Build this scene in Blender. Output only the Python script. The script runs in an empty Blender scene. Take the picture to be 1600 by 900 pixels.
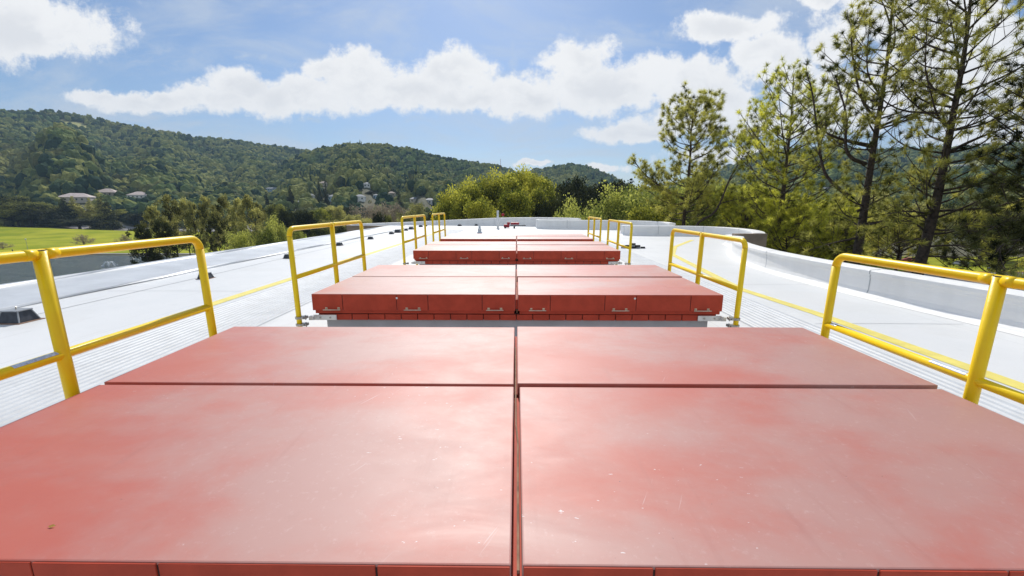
import bpy, bmesh, math, random
import numpy as np
from mathutils import Vector, Matrix
R = math.radians
sc = bpy.context.scene
col = sc.collection

# ------------------------------------------------------------------ camera
PITCH, YAW, FPX = R(11.24), R(0.63), 644.0
CAM = Vector((0.0, 0.0, 1.815))
cd = bpy.data.cameras.new('camera'); cd.sensor_width = 36.0; cd.lens = FPX / 1600 * 36
cd.clip_start = 0.05; cd.clip_end = 9000
cam = bpy.data.objects.new('camera', cd); col.objects.link(cam)
cam.location = CAM; cam.rotation_euler = (R(90) - PITCH, 0, YAW)
sc.camera = cam

# ------------------------------------------------------------------ light
SUN_EL, SUN_AZ = R(43), R(-5)           # azimuth clockwise from +Y
sd = Vector((math.sin(SUN_AZ) * math.cos(SUN_EL), math.cos(SUN_AZ) * math.cos(SUN_EL), math.sin(SUN_EL)))
sl = bpy.data.lights.new('sun', 'SUN'); sl.energy = 3.6; sl.angle = R(0.53); sl.color = (1.0, 0.955, 0.88)
so = bpy.data.objects.new('sun', sl); col.objects.link(so); so.rotation_euler = sd.to_track_quat('Z', 'Y').to_euler()
sc.view_settings.view_transform = 'Standard'; sc.view_settings.look = 'None'
sc.view_settings.exposure = 0.21; sc.view_settings.gamma = 1.0; sc.view_settings.use_curve_mapping = False

def ray(px, py):
    x = (px - 800) / FPX; v = (450 - py) / FPX
    fy = math.cos(PITCH) + v * math.sin(PITCH); z = v * math.cos(PITCH) - math.sin(PITCH)
    return Vector((x * math.cos(YAW) - fy * math.sin(YAW), x * math.sin(YAW) + fy * math.cos(YAW), z))
def gp(px, py, z=0.0):
    d = ray(px, py); t = (z - CAM.z) / d.z
    return Vector((d.x * t, d.y * t, z))
def at(px, py, Y):
    d = ray(px, py); t = Y / d.y
    return CAM + d * t

# ------------------------------------------------------------------ node helpers
def NT(mat): return mat.node_tree.nodes, mat.node_tree.links
def N(nodes, t, **kw):
    n = nodes.new(t)
    for k, v in kw.items(): setattr(n, k, v)
    return n
def mth(nt, op, a, b=None, c=None, clamp=False):
    n = nt.nodes.new('ShaderNodeMath'); n.operation = op; n.use_clamp = clamp
    for i, v in enumerate((a, b, c)):
        if v is None: continue
        if isinstance(v, (int, float)): n.inputs[i].default_value = v
        else: nt.links.new(v, n.inputs[i])
    return n.outputs[0]
def mixc(nt, f, a, b):
    n = nt.nodes.new('ShaderNodeMix'); n.data_type = 'RGBA'
    for s, v in ((n.inputs[0], f), (n.inputs[6], a), (n.inputs[7], b)):
        if isinstance(v, (int, float)): s.default_value = v
        elif isinstance(v, tuple): s.default_value = (*v, 1) if len(v) == 3 else v
        else: nt.links.new(v, s)
    return n.outputs[2]
def maprange(nt, v, a, b, c=0.0, d=1.0, smooth=True):
    n = nt.nodes.new('ShaderNodeMapRange'); n.interpolation_type = 'SMOOTHSTEP' if smooth else 'LINEAR'
    nt.links.new(v, n.inputs[0])
    for i, x in zip((1, 2, 3, 4), (a, b, c, d)): n.inputs[i].default_value = x
    return n.outputs[0]
def noise(nt, vec, scale, detail=4, rough=0.55, dist=0.0, dim='3D'):
    n = nt.nodes.new('ShaderNodeTexNoise'); n.noise_dimensions = dim
    n.inputs['Scale'].default_value = scale; n.inputs['Detail'].default_value = detail
    n.inputs['Roughness'].default_value = rough; n.inputs['Distortion'].default_value = dist
    if vec is not None: nt.links.new(vec, n.inputs['Vector'])
    return n.outputs[0]
def scaled(nt, vec, s):
    n = nt.nodes.new('ShaderNodeVectorMath'); n.operation = 'MULTIPLY'; nt.links.new(vec, n.inputs[0]); n.inputs[1].default_value = s
    return n.outputs[0]
def bump(nt, h, strength, dist):
    n = nt.nodes.new('ShaderNodeBump'); n.inputs['Strength'].default_value = strength; n.inputs['Distance'].default_value = dist
    nt.links.new(h, n.inputs['Height']); return n.outputs[0]

# ------------------------------------------------------------------ sky with clouds (directions only)
w = bpy.data.worlds.new('World'); sc.world = w; w.use_nodes = True
nt = w.node_tree; nt.nodes.clear()
wout = N(nt.nodes, 'ShaderNodeOutputWorld'); bg = N(nt.nodes, 'ShaderNodeBackground'); bg.inputs['Strength'].default_value = 0.10
sky = N(nt.nodes, 'ShaderNodeTexSky', sky_type='NISHITA'); sky.sun_disc = False
sky.sun_elevation = SUN_EL; sky.sun_rotation = SUN_AZ; sky.air_density = 1.0; sky.dust_density = 0.6; sky.ozone_density = 1.6
tc = N(nt.nodes, 'ShaderNodeTexCoord')
sep = N(nt.nodes, 'ShaderNodeSeparateXYZ'); nt.links.new(tc.outputs['Generated'], sep.inputs[0])
front = maprange(nt, sep.outputs[1], 0.02, 0.12)
ysafe = mth(nt, 'MAXIMUM', sep.outputs[1], 0.05)
u = mth(nt, 'DIVIDE', sep.outputs[0], ysafe); ww = mth(nt, 'DIVIDE', sep.outputs[2], ysafe)
cmb = N(nt.nodes, 'ShaderNodeCombineXYZ'); nt.links.new(u, cmb.inputs[0]); nt.links.new(ww, cmb.inputs[1])
q = cmb.outputs[0]
def gno(px, py):
    d = ray(px, py); return d.x / d.y, d.z / d.y
nz = N(nt.nodes, 'ShaderNodeTexNoise'); nz.inputs['Scale'].default_value = 9; nz.inputs['Detail'].default_value = 7; nz.inputs['Roughness'].default_value = .58
nt.links.new(q, nz.inputs['Vector'])
off = N(nt.nodes, 'ShaderNodeVectorMath', operation='SUBTRACT'); nt.links.new(nz.outputs['Color'], off.inputs[0]); off.inputs[1].default_value = (.5, .5, .5)
off2 = scaled(nt, off.outputs[0], (.085, .075, 0))
qd = N(nt.nodes, 'ShaderNodeVectorMath', operation='ADD'); nt.links.new(q, qd.inputs[0]); nt.links.new(off2, qd.inputs[1]); qd = qd.outputs[0]
CLOUDS = [(30, 45, 150, 52), (-60, 30, 120, 70), (160, 156, 55, 13), (240, 160, 100, 19), (330, 157, 95, 24), (375, 135, 62, 30), (460, 148, 110, 34),
          (555, 118, 75, 36), (505, 108, 30, 20), (620, 142, 110, 32), (708, 112, 62, 40), (745, 150, 120, 25), (820, 155, 90, 28), (905, 92, 55, 34),
          (950, 135, 130, 42), (1060, 128, 105, 46), (1120, 152, 60, 24), (1135, 45, 82, 24), (1205, 85, 60, 36), (1225, 112, 46, 24),
          (1000, 208, 88, 17), (1100, 196, 130, 23), (1210, 185, 110, 30), (1300, 70, 46, 30), (1330, 150, 130, 46), (1440, 25, 150, 48),
          (1480, 120, 150, 60), (1600, 190, 160, 60), (1560, 60, 80, 40), (1282, 4, 34, 13),
          (940, 262, 34, 7), (830, 256, 26, 4), (1180, 245, 130, 14)]
md = None
for (cx, cy, rx, ry) in CLOUDS:
    c0 = gno(cx, cy); c1 = gno(cx + rx, cy); c2 = gno(cx, cy - ry)
    a = N(nt.nodes, 'ShaderNodeVectorMath', operation='SUBTRACT'); nt.links.new(qd, a.inputs[0]); a.inputs[1].default_value = (c0[0], c0[1], 0)
    b = scaled(nt, a.outputs[0], (1.06 / abs(c1[0] - c0[0]), 1.1 / abs(c2[1] - c0[1]), 0))
    l = N(nt.nodes, 'ShaderNodeVectorMath', operation='LENGTH'); nt.links.new(b, l.inputs[0])
    md = l.outputs['Value'] if md is None else mth(nt, 'MINIMUM', md, l.outputs['Value'])
fine = noise(nt, q, 15, 10, .70)
edge = mth(nt, 'ADD', md, mth(nt, 'MULTIPLY', mth(nt, 'SUBTRACT', fine, .5), 2.3))
dens = maprange(nt, edge, 1.38, .80)
# thin high cloud
cv = scaled(nt, q, (1.0, 3.2, 1.0))
cir = noise(nt, cv, 2.4, 7, .62, .6)
cirm = mth(nt, 'MULTIPLY', maprange(nt, cir, .42, .74), .6)
low = maprange(nt, ww, .42, .02, 0.0, .5)
veil = mth(nt, 'ADD', cirm, mth(nt, 'MULTIPLY', low, maprange(nt, cir, .30, .70)), clamp=True)
wd_ = None
for (cx, cy, rx, ry, wt) in [(250, 92, 130, 34, .55), (180, 60, 110, 26, .5), (205, 12, 90, 16, 1.0), (372, 80, 32, 11, 1.0), (411, 84, 12, 12, 1.0), (60, 111, 44, 8, .9), (960, 48, 240, 22, .5), (700, 188, 150, 14, .6), (800, 90, 12, 40, .7), (960, 190, 170, 22, .6), (480, 191, 26, 5, 1.0), (1100, 232, 150, 16, .6)]:
    c0 = gno(cx, cy); c1 = gno(cx + rx, cy); c2 = gno(cx, cy - ry)
    a = N(nt.nodes, 'ShaderNodeVectorMath', operation='SUBTRACT'); nt.links.new(qd, a.inputs[0]); a.inputs[1].default_value = (c0[0], c0[1], 0)
    b = scaled(nt, a.outputs[0], (1 / abs(c1[0] - c0[0]), 1 / abs(c2[1] - c0[1]), 0))
    l = N(nt.nodes, 'ShaderNodeVectorMath', operation='LENGTH'); nt.links.new(b, l.inputs[0])
    f_ = mth(nt, 'MULTIPLY', maprange(nt, l.outputs['Value'], 1.3, .1), wt); wd_ = f_ if wd_ is None else mth(nt, 'MAXIMUM', wd_, f_)
wisp = mth(nt, 'MULTIPLY', wd_, maprange(nt, noise(nt, scaled(nt, q, (1.0, 2.4, 1.0)), 9, 9, .72, .3), .36, .66))
veil = mth(nt, 'MAXIMUM', veil, mth(nt, 'MULTIPLY', wisp, .9))
shade = maprange(nt, noise(nt, scaled(nt, qd, (1, 1.6, 1)), 7.5, 6, .6), .38, .62)
cshade = mth(nt, 'MULTIPLY', shade, maprange(nt, md, 1.0, .25))
ccol = mixc(nt, cshade, (8.7, 8.7, 8.7), (7.4, 7.5, 7.7))
sk = N(nt.nodes, 'ShaderNodeMix'); sk.data_type = 'RGBA'; sk.blend_type = 'MULTIPLY'; sk.inputs[0].default_value = 1
nt.links.new(sky.outputs[0], sk.inputs[6]); sk.inputs[7].default_value = (.66, .76, .89, 1)
c1_ = mixc(nt, mth(nt, 'MULTIPLY', veil, front), sk.outputs[2], (5.6, 6.2, 7.0))
c2_ = mixc(nt, mth(nt, 'MULTIPLY', dens, front), c1_, ccol)
rear = mth(nt, 'SUBTRACT', 1.0, front); up = maprange(nt, sep.outputs[2], -.02, .06)
rear_fill = maprange(nt, noise(nt, tc.outputs['Generated'], 3.2, 7, .6), .40, .56)
c2_ = mixc(nt, mth(nt, 'MULTIPLY', mth(nt, 'MULTIPLY', rear, up), rear_fill), c2_, (6.2, 6.6, 7.0))  # unseen clouds behind the camera, added as fill for shaded faces
nt.links.new(c2_, bg.inputs[0]); nt.links.new(bg.outputs[0], wout.inputs[0])

# ------------------------------------------------------------------ materials
M = {}
def mat(name):
    m = bpy.data.materials.new(name); m.use_nodes = True; M[name] = m
    return m, m.node_tree, m.node_tree.nodes['Principled BSDF']
def objco(nt): return N(nt.nodes, 'ShaderNodeTexCoord').outputs['Object']
def simple(name, c, rough=.5, metal=0.0, var=.12, scale=6.0, bmp=0.0):
    m, nt, b = mat(name); co = objco(nt); f = noise(nt, co, scale, 5, .6)
    c2 = tuple(max(0, x * (1 - var)) for x in c); c3 = tuple(min(1, x * (1 + var)) for x in c)
    nt.links.new(mixc(nt, maprange(nt, f, .3, .7), c2, c3), b.inputs['Base Color'])
    b.inputs['Roughness'].default_value = rough; b.inputs['Metallic'].default_value = metal
    if bmp: nt.links.new(bump(nt, noise(nt, co, scale * 6, 4), bmp, .01), b.inputs['Normal'])
    return m
def geopos(nt): return N(nt.nodes, 'ShaderNodeNewGeometry').outputs['Position']

GLARE_SHIFT = (11.3, 2.2)  # noise shift that lands the pale patches where glare would lie
def red_paint():
    m, nt, b = mat('red_paint'); p = geopos(nt)
    sh = N(nt.nodes, 'ShaderNodeVectorMath', operation='ADD'); nt.links.new(p, sh.inputs[0]); sh.inputs[1].default_value = (GLARE_SHIFT[0], GLARE_SHIFT[1], 0)
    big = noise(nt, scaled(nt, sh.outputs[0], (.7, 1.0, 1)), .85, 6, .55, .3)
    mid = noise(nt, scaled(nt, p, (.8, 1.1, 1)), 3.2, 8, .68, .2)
    chalk_glare = maprange(nt, mth(nt, 'ADD', mth(nt, 'MULTIPLY', big, .78), mth(nt, 'MULTIPLY', mid, .22)), .38, .62)  # chalked paint, its pale patches placed to paint in the centre glare
    base = mixc(nt, chalk_glare, (.475, .078, .040), (.445, .215, .182))
    spk = noise(nt, p, 34, 4, .7)
    base = mixc(nt, mth(nt, 'MULTIPLY', maprange(nt, spk, .55, .8), mth(nt, 'MULTIPLY', chalk_glare, .35)), base, (.62, .45, .42))
    run = noise(nt, scaled(nt, p, (9, .8, 1)), 1.3, 5, .6)
    base = mixc(nt, mth(nt, 'MULTIPLY', maprange(nt, run, .56, .74), .18), base, (.30, .06, .04))
    vo = N(nt.nodes, 'ShaderNodeTexVoronoi'); vo.inputs['Scale'].default_value = 2.3; vd = N(nt.nodes, 'ShaderNodeVectorMath', operation='ADD')
    nd = N(nt.nodes, 'ShaderNodeTexNoise'); nd.inputs['Scale'].default_value = 5; nd.inputs['Detail'].default_value = 5; nt.links.new(p, nd.inputs['Vector'])
    nt.links.new(p, vd.inputs[0]); nt.links.new(scaled(nt, nd.outputs['Color'], (.12, .12, 0)), vd.inputs[1]); nt.links.new(vd.outputs[0], vo.inputs['Vector'])
    ring = mth(nt, 'MULTIPLY', maprange(nt, vo.outputs['Distance'], .30, .345), maprange(nt, vo.outputs['Distance'], .375, .35))
    base = mixc(nt, mth(nt, 'MULTIPLY', ring, mth(nt, 'MULTIPLY', maprange(nt, noise(nt, p, 1.7, 2), .66, .74), .0)), base, (.62, .44, .40))
    dirt = maprange(nt, noise(nt, scaled(nt, p, (1.4, 1, 1)), 11, 8, .75), .56, .75)
    base = mixc(nt, mth(nt, 'MULTIPLY', dirt, .22), base, (.33, .15, .11))
    # fine pale scuffs
    fl = noise(nt, scaled(nt, p, (1, 2.3, 1)), 26, 3, .5)
    gate = maprange(nt, noise(nt, p, 1.1, 2), .5, .62)
    flm = mth(nt, 'MULTIPLY', maprange(nt, fl, .72, .755), gate)
    rot = N(nt.nodes, 'ShaderNodeVectorRotate', rotation_type='Z_AXIS'); rot.inputs['Angle'].default_value = .5; nt.links.new(p, rot.inputs[0])
    sc1 = noise(nt, scaled(nt, rot.outputs[0], (45, 1.4, 1)), 1.2, 3, .5)
    scm = mth(nt, 'MULTIPLY', maprange(nt, sc1, .71, .75), mth(nt, 'MULTIPLY', gate, .35))
    base = mixc(nt, mth(nt, 'MAXIMUM', flm, scm), base, (.66, .56, .55))
    dk = maprange(nt, noise(nt, p, 60, 2, .5), .78, .80)
    base = mixc(nt, mth(nt, 'MULTIPLY', dk, .8), base, (.05, .03, .03))
    nt.links.new(base, b.inputs['Base Color'])
    rgh = maprange(nt, noise(nt, scaled(nt, p, (.6, 1.2, 1)), 2.6, 6, .65, .7), .3, .7, .46, .66)
    nt.links.new(rgh, b.inputs['Roughness']); b.inputs['IOR'].default_value = 1.45
    b.inputs['Coat Weight'].default_value = .9; b.inputs['Coat Roughness'].default_value = .60; b.inputs['Coat IOR'].default_value = 1.72; b.inputs['Specular IOR Level'].default_value = .35
    b.inputs['Sheen Weight'].default_value = .10; b.inputs['Sheen Roughness'].default_value = .32; b.inputs['Sheen Tint'].default_value = (1, .97, .96, 1)
    hgt = mth(nt, 'ADD', noise(nt, p, 1.3, 3), mth(nt, 'MULTIPLY', noise(nt, p, 90, 3), .012))
    nt.links.new(bump(nt, hgt, .16, .03), b.inputs['Normal'])
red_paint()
simple('red_trim', (.47, .066, .034), .6, 0, .12, 5)
M['red_trim'].node_tree.nodes['Principled BSDF'].inputs['Specular IOR Level'].default_value = .2
simple('dark_gap', (.05, .015, .012), .8)
simple('roof_white', (.76, .76, .75), .55, 0, .04, .7)
def roof_mat():
    m, nt, b = mat('roof_membrane'); p = geopos(nt)
    a = noise(nt, p, .35, 5, .6); d = noise(nt, p, 3.0, 6, .7)
    base = mixc(nt, maprange(nt, a, .3, .7), (.69, .70, .70), (.75, .75, .745))
    base = mixc(nt, mth(nt, 'MULTIPLY', maprange(nt, d, .58, .78), .28), base, (.52, .53, .53))
    st = maprange(nt, noise(nt, p, 7, 2, .5), .79, .82)
    base = mixc(nt, mth(nt, 'MULTIPLY', st, .5), base, (.5, .42, .33))
    sx_ = N(nt.nodes, 'ShaderNodeSeparateXYZ'); nt.links.new(p, sx_.inputs[0])
    lap = mth(nt, 'LESS_THAN', mth(nt, 'FRACT', mth(nt, 'ADD', mth(nt, 'DIVIDE', sx_.outputs[0], 1.83), .31)), .008)
    base = mixc(nt, mth(nt, 'MULTIPLY', lap, .35), base, (.42, .43, .44))
    pch = maprange(nt, noise(nt, p, .55, 1), .60, .61)
    base = mixc(nt, mth(nt, 'MULTIPLY', pch, .10), base, (.60, .58, .53))
    stk = maprange(nt, noise(nt, scaled(nt, p, (2.2, .25, 1)), 1.6, 6, .7), .55, .75)
    base = mixc(nt, mth(nt, 'MULTIPLY', stk, .22), base, (.45, .44, .41))
    nt.links.new(base, b.inputs['Base Color']); b.inputs['Roughness'].default_value = .5
    nt.links.new(bump(nt, mth(nt, 'ADD', noise(nt, p, 1.2, 4), mth(nt, 'MULTIPLY', d, .1)), .35, .04), b.inputs['Normal'])
roof_mat()
def parapet_mat():
    m, nt, b = mat('parapet_membrane'); p = geopos(nt)
    a = noise(nt, scaled(nt, p, (1, 1, .25)), 1.5, 6, .65)
    base = mixc(nt, maprange(nt, a, .35, .75), (.90, .895, .88), (.82, .815, .80))
    nt.links.new(base, b.inputs['Base Color']); b.inputs['Roughness'].default_value = .55
    nt.links.new(bump(nt, noise(nt, scaled(nt, p, (1, 1, 3)), 2.2, 5), .4, .05), b.inputs['Normal'])
parapet_mat()
simple('rim_metal', (.58, .60, .62), .42, .15, .1, 1.2)
simple('corrugated', (.56, .58, .60), .55, 0, .08, 3.0, .2)
simple('grey_curb', (.44, .46, .47), .6, 0, .08, 3)
simple('seam_grey', (.22, .23, .24), .8)
simple('seam_light', (.50, .51, .52), .8)
simple('yellow_line', (.80, .68, .17), .6, 0, .1, 4)
simple('brown_concrete', (.36, .28, .21), .8, 0, .2, 1.5)
simple('building_wall', (.48, .42, .34), .8, 0, .12, .5)
def yellow():
    m, nt, b = mat('yellow_paint'); p = geopos(nt)
    nt.links.new(mixc(nt, maprange(nt, noise(nt, p, 9, 4), .35, .7), (1.0, .71, .006), (.98, .66, .005)), b.inputs['Base Color'])
    b.inputs['Roughness'].default_value = .36; b.inputs['Specular IOR Level'].default_value = .4
    wc = b.inputs['Base Color'].links[0].from_socket; chip = maprange(nt, noise(nt, p, 38, 3, .6), .72, .75); grime = maprange(nt, noise(nt, scaled(nt, p, (1, 1, .3)), 6, 6, .7), .5, .8)
    cc = mixc(nt, mth(nt, 'MULTIPLY', grime, .22), wc, (.50, .30, .02)); cc = mixc(nt, mth(nt, 'MULTIPLY', chip, .8), cc, (.30, .22, .12)); nt.links.new(cc, b.inputs['Base Color'])
    nt.links.new(bump(nt, noise(nt, p, 70, 3), .15, .004), b.inputs['Normal'])
yellow()
simple('steel', (.42, .40, .36), .38, .85, .2, 20)
simple('galvanised', (.75, .75, .72), .45, .3, .1, 10)
simple('handle_metal', (.62, .55, .42), .35, .8, .15, 20)
simple('black_cap', (.02, .025, .04), .5)
simple('sticker', (.55, .62, .74), .3, 0, .25, 60)
simple('box_dark', (.045, .052, .065), .6, 0, .3, 10)
simple('box_grey', (.34, .36, .38), .5, .1, .15, 8)
simple('rust', (.30, .18, .12), .85, 0, .3, 14)
simple('pipe_white', (.72, .73, .74), .5)
simple('vent_grey', (.52, .56, .60), .45, .3)
simple('red_plastic', (.34, .015, .03), .4)
simple('black_rubber', (.02, .02, .022), .7)
simple('leaf_yellow', (.62, .47, .12), .6)
simple('bark', (.075, .055, .042), .9, 0, .45, 9, .8)
simple('bark_grey', (.19, .165, .14), .9, 0, .4, 3)
simple('twig_brown', (.25, .19, .14), .9, 0, .35, 2)
simple('asphalt', (.085, .085, .09), .9, 0, .2, .2)
simple('road_grey', (.26, .25, .245), .9, 0, .12, .2)
simple('kerb_red', (.35, .06, .05), .7)
simple('house_wall', (.55, .50, .44), .8, 0, .1, .2)
simple('house_white', (.78, .78, .76), .8, 0, .08, .2)
simple('house_blue', (.42, .55, .66), .8, 0, .1, .2)
simple('roof_tile', (.36, .29, .26), .8, 0, .25, .8)
simple('roof_pink', (.52, .44, .41), .8, 0, .15, .5)
simple('roof_slate', (.20, .22, .25), .7, 0, .2, .8)
simple('window_glass', (.03, .04, .05), .1, 0, .2, 1)
simple('car_white', (.72, .73, .74), .3); simple('car_grey', (.20, .22, .25), .3, .4); simple('car_dark', (.03, .035, .05), .25)
simple('car_red', (.35, .03, .03), .3)
simple('skin', (.5, .33, .25), .6); simple('cloth_dark', (.05, .06, .10), .8)
def foliage(name, dark, light, accent=None, trans=.35, patch=.35, hue=None):
    m, nt, b = mat(name); p = geopos(nt)
    at_ = N(nt.nodes, 'ShaderNodeAttribute', attribute_name='tint'); at_.attribute_type = 'GEOMETRY'
    oi = N(nt.nodes, 'ShaderNodeObjectInfo')
    f = mth(nt, 'ADD', mth(nt, 'MULTIPLY', at_.outputs['Fac'], .55), mth(nt, 'MULTIPLY', noise(nt, p, patch, 3), .7))
    f = mth(nt, 'ADD', f, mth(nt, 'MULTIPLY', mth(nt, 'SUBTRACT', oi.outputs['Random'], .5), .35))
    c = mixc(nt, maprange(nt, f, .32, .92, smooth=False), dark, light)
    if accent: c = mixc(nt, maprange(nt, noise(nt, p, patch * 2.3, 2), .6, .72), c, accent)
    nt.links.new(c, b.inputs['Base Color']); b.inputs['Roughness'].default_value = .6
    b.inputs['Specular IOR Level'].default_value = .12
    tr = N(nt.nodes, 'ShaderNodeBsdfTranslucent'); nt.links.new(c, tr.inputs[0])
    mx = N(nt.nodes, 'ShaderNodeMixShader'); mx.inputs[0].default_value = trans
    out = nt.nodes['Material Output']
    nt.links.new(b.outputs[0], mx.inputs[1]); nt.links.new(tr.outputs[0], mx.inputs[2]); nt.links.new(mx.outputs[0], out.inputs[0])
foliage('leaf_oak', (.024, .036, .010), (.46, .46, .11), trans=.35)
foliage('leaf_bright', (.08, .11, .012), (.74, .70, .10), trans=.5)
foliage('leaf_willow', (.12, .16, .03), (.70, .70, .16), trans=.5)
foliage('leaf_dark', (.012, .018, .008), (.11, .12, .036), trans=.15)
foliage('leaf_olive', (.035, .042, .012), (.66, .62, .20), trans=.45)
foliage('leaf_brown', (.22, .17, .12), (.42, .35, .26), trans=.4)
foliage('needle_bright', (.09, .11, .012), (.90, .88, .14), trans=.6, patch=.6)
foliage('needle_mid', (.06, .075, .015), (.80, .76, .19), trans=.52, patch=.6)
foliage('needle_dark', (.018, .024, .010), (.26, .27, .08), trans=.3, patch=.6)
foliage('grass_blade', (.22, .25, .05), (.42, .40, .13), trans=.4, patch=1)
def canopy_mat():
    m, nt, b = mat('canopy'); p = geopos(nt); oi = N(nt.nodes, 'ShaderNodeObjectInfo')
    big = noise(nt, p, .006, 4, .6); md_ = noise(nt, p, .03, 3); tx = noise(nt, p, .9, 4, .7)
    r = oi.outputs['Random']
    c = mixc(nt, r, (.020, .054, .040), (.25, .34, .11))
    c = mixc(nt, maprange(nt, mth(nt, 'ADD', mth(nt, 'MULTIPLY', r, .35), big), .58, .86), c, (.38, .38, .12))
    c = mixc(nt, mth(nt, 'MULTIPLY', maprange(nt, md_, .56, .70), .55), c, (.27, .23, .09))
    c = mixc(nt, mth(nt, 'MULTIPLY', maprange(nt, tx, .35, .7), .5), c, (.04, .055, .022))
    nt.links.new(c, b.inputs['Base Color']); b.inputs['Roughness'].default_value = .9; b.inputs['Specular IOR Level'].default_value = .05
    nt.links.new(bump(nt, noise(nt, p, 1.1, 4, .7), 1.0, 1.2), b.inputs['Normal'])
canopy_mat()
def terrain_mat():
    m, nt, b = mat('terrain'); p = geopos(nt)
    a = N(nt.nodes, 'ShaderNodeAttribute', attribute_name='meadow')
    base = mixc(nt, maprange(nt, noise(nt, p, .02, 5), .35, .65), (.060, .066, .030), (.11, .10, .05))
    flat = mixc(nt, maprange(nt, noise(nt, p, .05, 5), .35, .65), (.26, .27, .06), (.33, .31, .10))
    c = mixc(nt, a.outputs['Fac'], base, flat)
    nt.links.new(c, b.inputs['Base Color']); b.inputs['Roughness'].default_value = .9
terrain_mat()
def lawn_mat():
    m, nt, b = mat('lawn_grass'); p = geopos(nt)
    c = mixc(nt, maprange(nt, noise(nt, p, .04, 6, .65), .35, .65), (.22, .27, .018), (.40, .40, .035))
    st = noise(nt, scaled(nt, p, (.15, 1, 1)), .35, 4)
    c = mixc(nt, mth(nt, 'MULTIPLY', maprange(nt, st, .5, .7), .4), c, (.24, .26, .05))
    nt.links.new(c, b.inputs['Base Color']); b.inputs['Roughness'].default_value = .95; b.inputs['Specular IOR Level'].default_value = .05
    nt.links.new(bump(nt, noise(nt, p, 2.5, 4), .5, .15), b.inputs['Normal'])
lawn_mat()
def water_mat():
    m, nt, b = mat('lake_water'); p = geopos(nt)
    b.inputs['Base Color'].default_value = (.09, .12, .13, 1); b.inputs['Roughness'].default_value = .18; b.inputs['IOR'].default_value = 1.33
    h = mth(nt, 'ADD', noise(nt, scaled(nt, p, (.5, 1, 1)), 1.1, 5, .65), mth(nt, 'MULTIPLY', noise(nt, scaled(nt, p, (.25, 1, 1)), .16, 4), 3.0))
    nt.links.new(bump(nt, h, 1.0, .9), b.inputs['Normal'])
water_mat()
m, nt, b = mat('spray'); b.inputs['Base Color'].default_value = (.85, .88, .9, 1); b.inputs['Roughness'].default_value = .4; b.inputs['Alpha'].default_value = .8

# ------------------------------------------------------------------ mesh helpers
def tag(o, label=None, cat=None, group=None, kind=None):
    if label: o['label'] = label
    if cat: o['category'] = cat
    if group: o['group'] = group
    if kind: o['kind'] = kind
    return o
def empty(name, loc=(0, 0, 0), rz=0.0):
    o = bpy.data.objects.new(name, None); col.objects.link(o); o.location = loc; o.rotation_euler = (0, 0, rz); o.empty_display_size = .2
    return o
def link(name, me, m, parent=None):
    o = bpy.data.objects.new(name, me); col.objects.link(o)
    if m is not None: me.materials.append(M[m] if isinstance(m, str) else m)
    if parent is not None: o.parent = parent
    return o
def build(name, bm, m, parent=None, smooth=False, autos=None):
    me = bpy.data.meshes.new(name); bmesh.ops.recalc_face_normals(bm, faces=bm.faces); bm.to_mesh(me); bm.free()
    if smooth: me.polygons.foreach_set('use_smooth', [True] * len(me.polygons))
    o = link(name, me, m, parent)
    return o
def copy_tree(o, parent=None, seen=None):
    c = o.copy(); col.objects.link(c)
    if parent is not None: c.parent = parent
    for ch in list(o.children): copy_tree(ch, c)
    return c
def box(bm, x0, x1, y0, y1, z0, z1, bev=0.0, seg=2):
    vs = [bm.verts.new((x, y, z)) for x in (x0, x1) for y in (y0, y1) for z in (z0, z1)]
    F = [(0, 1, 3, 2), (4, 6, 7, 5), (0, 4, 5, 1), (2, 3, 7, 6), (0, 2, 6, 4), (1, 5, 7, 3)]
    fs = [bm.faces.new([vs[i] for i in f]) for f in F]
    if bev > 0:
        es = list({e for f in fs for e in f.edges})
        bmesh.ops.bevel(bm, geom=es, offset=bev, segments=seg, affect='EDGES', profile=.6)
    return bm
def tube(bm, pts, rad, seg=12, caps=True):
    pts = [Vector(p) for p in pts]; n = len(pts)
    rads = rad if isinstance(rad, (list, tuple)) else [rad] * n
    rings = []; prev = None
    for i, p in enumerate(pts):
        d = (pts[min(i + 1, n - 1)] - pts[max(i - 1, 0)]).normalized()
        if prev is None:
            a = d.cross(Vector((0, 0, 1)));
            if a.length < .05: a = d.cross(Vector((0, 1, 0)))
            a.normalize()
        else:
            a = prev - d * prev.dot(d); a.normalize()
        prev = a; b_ = d.cross(a)
        rings.append([bm.verts.new(p + (a * math.cos(2 * math.pi * k / seg) + b_ * math.sin(2 * math.pi * k / seg)) * rads[i]) for k in range(seg)])
    for i in range(n - 1):
        for k in range(seg):
            bm.faces.new((rings[i][k], rings[i][(k + 1) % seg], rings[i + 1][(k + 1) % seg], rings[i + 1][k]))
    if caps:
        bm.faces.new(rings[0][::-1]); bm.faces.new(rings[-1])
    return bm
def lathe(bm, prof, seg=20, c=(0, 0)):
    rings = [[bm.verts.new((c[0] + r * math.cos(2 * math.pi * k / seg), c[1] + r * math.sin(2 * math.pi * k / seg), z)) for k in range(seg)] for r, z in prof]
    for i in range(len(prof) - 1):
        for k in range(seg): bm.faces.new((rings[i][k], rings[i][(k + 1) % seg], rings[i + 1][(k + 1) % seg], rings[i + 1][k]))
    bm.faces.new(rings[0][::-1]); bm.faces.new(rings[-1])
    return bm
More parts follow.
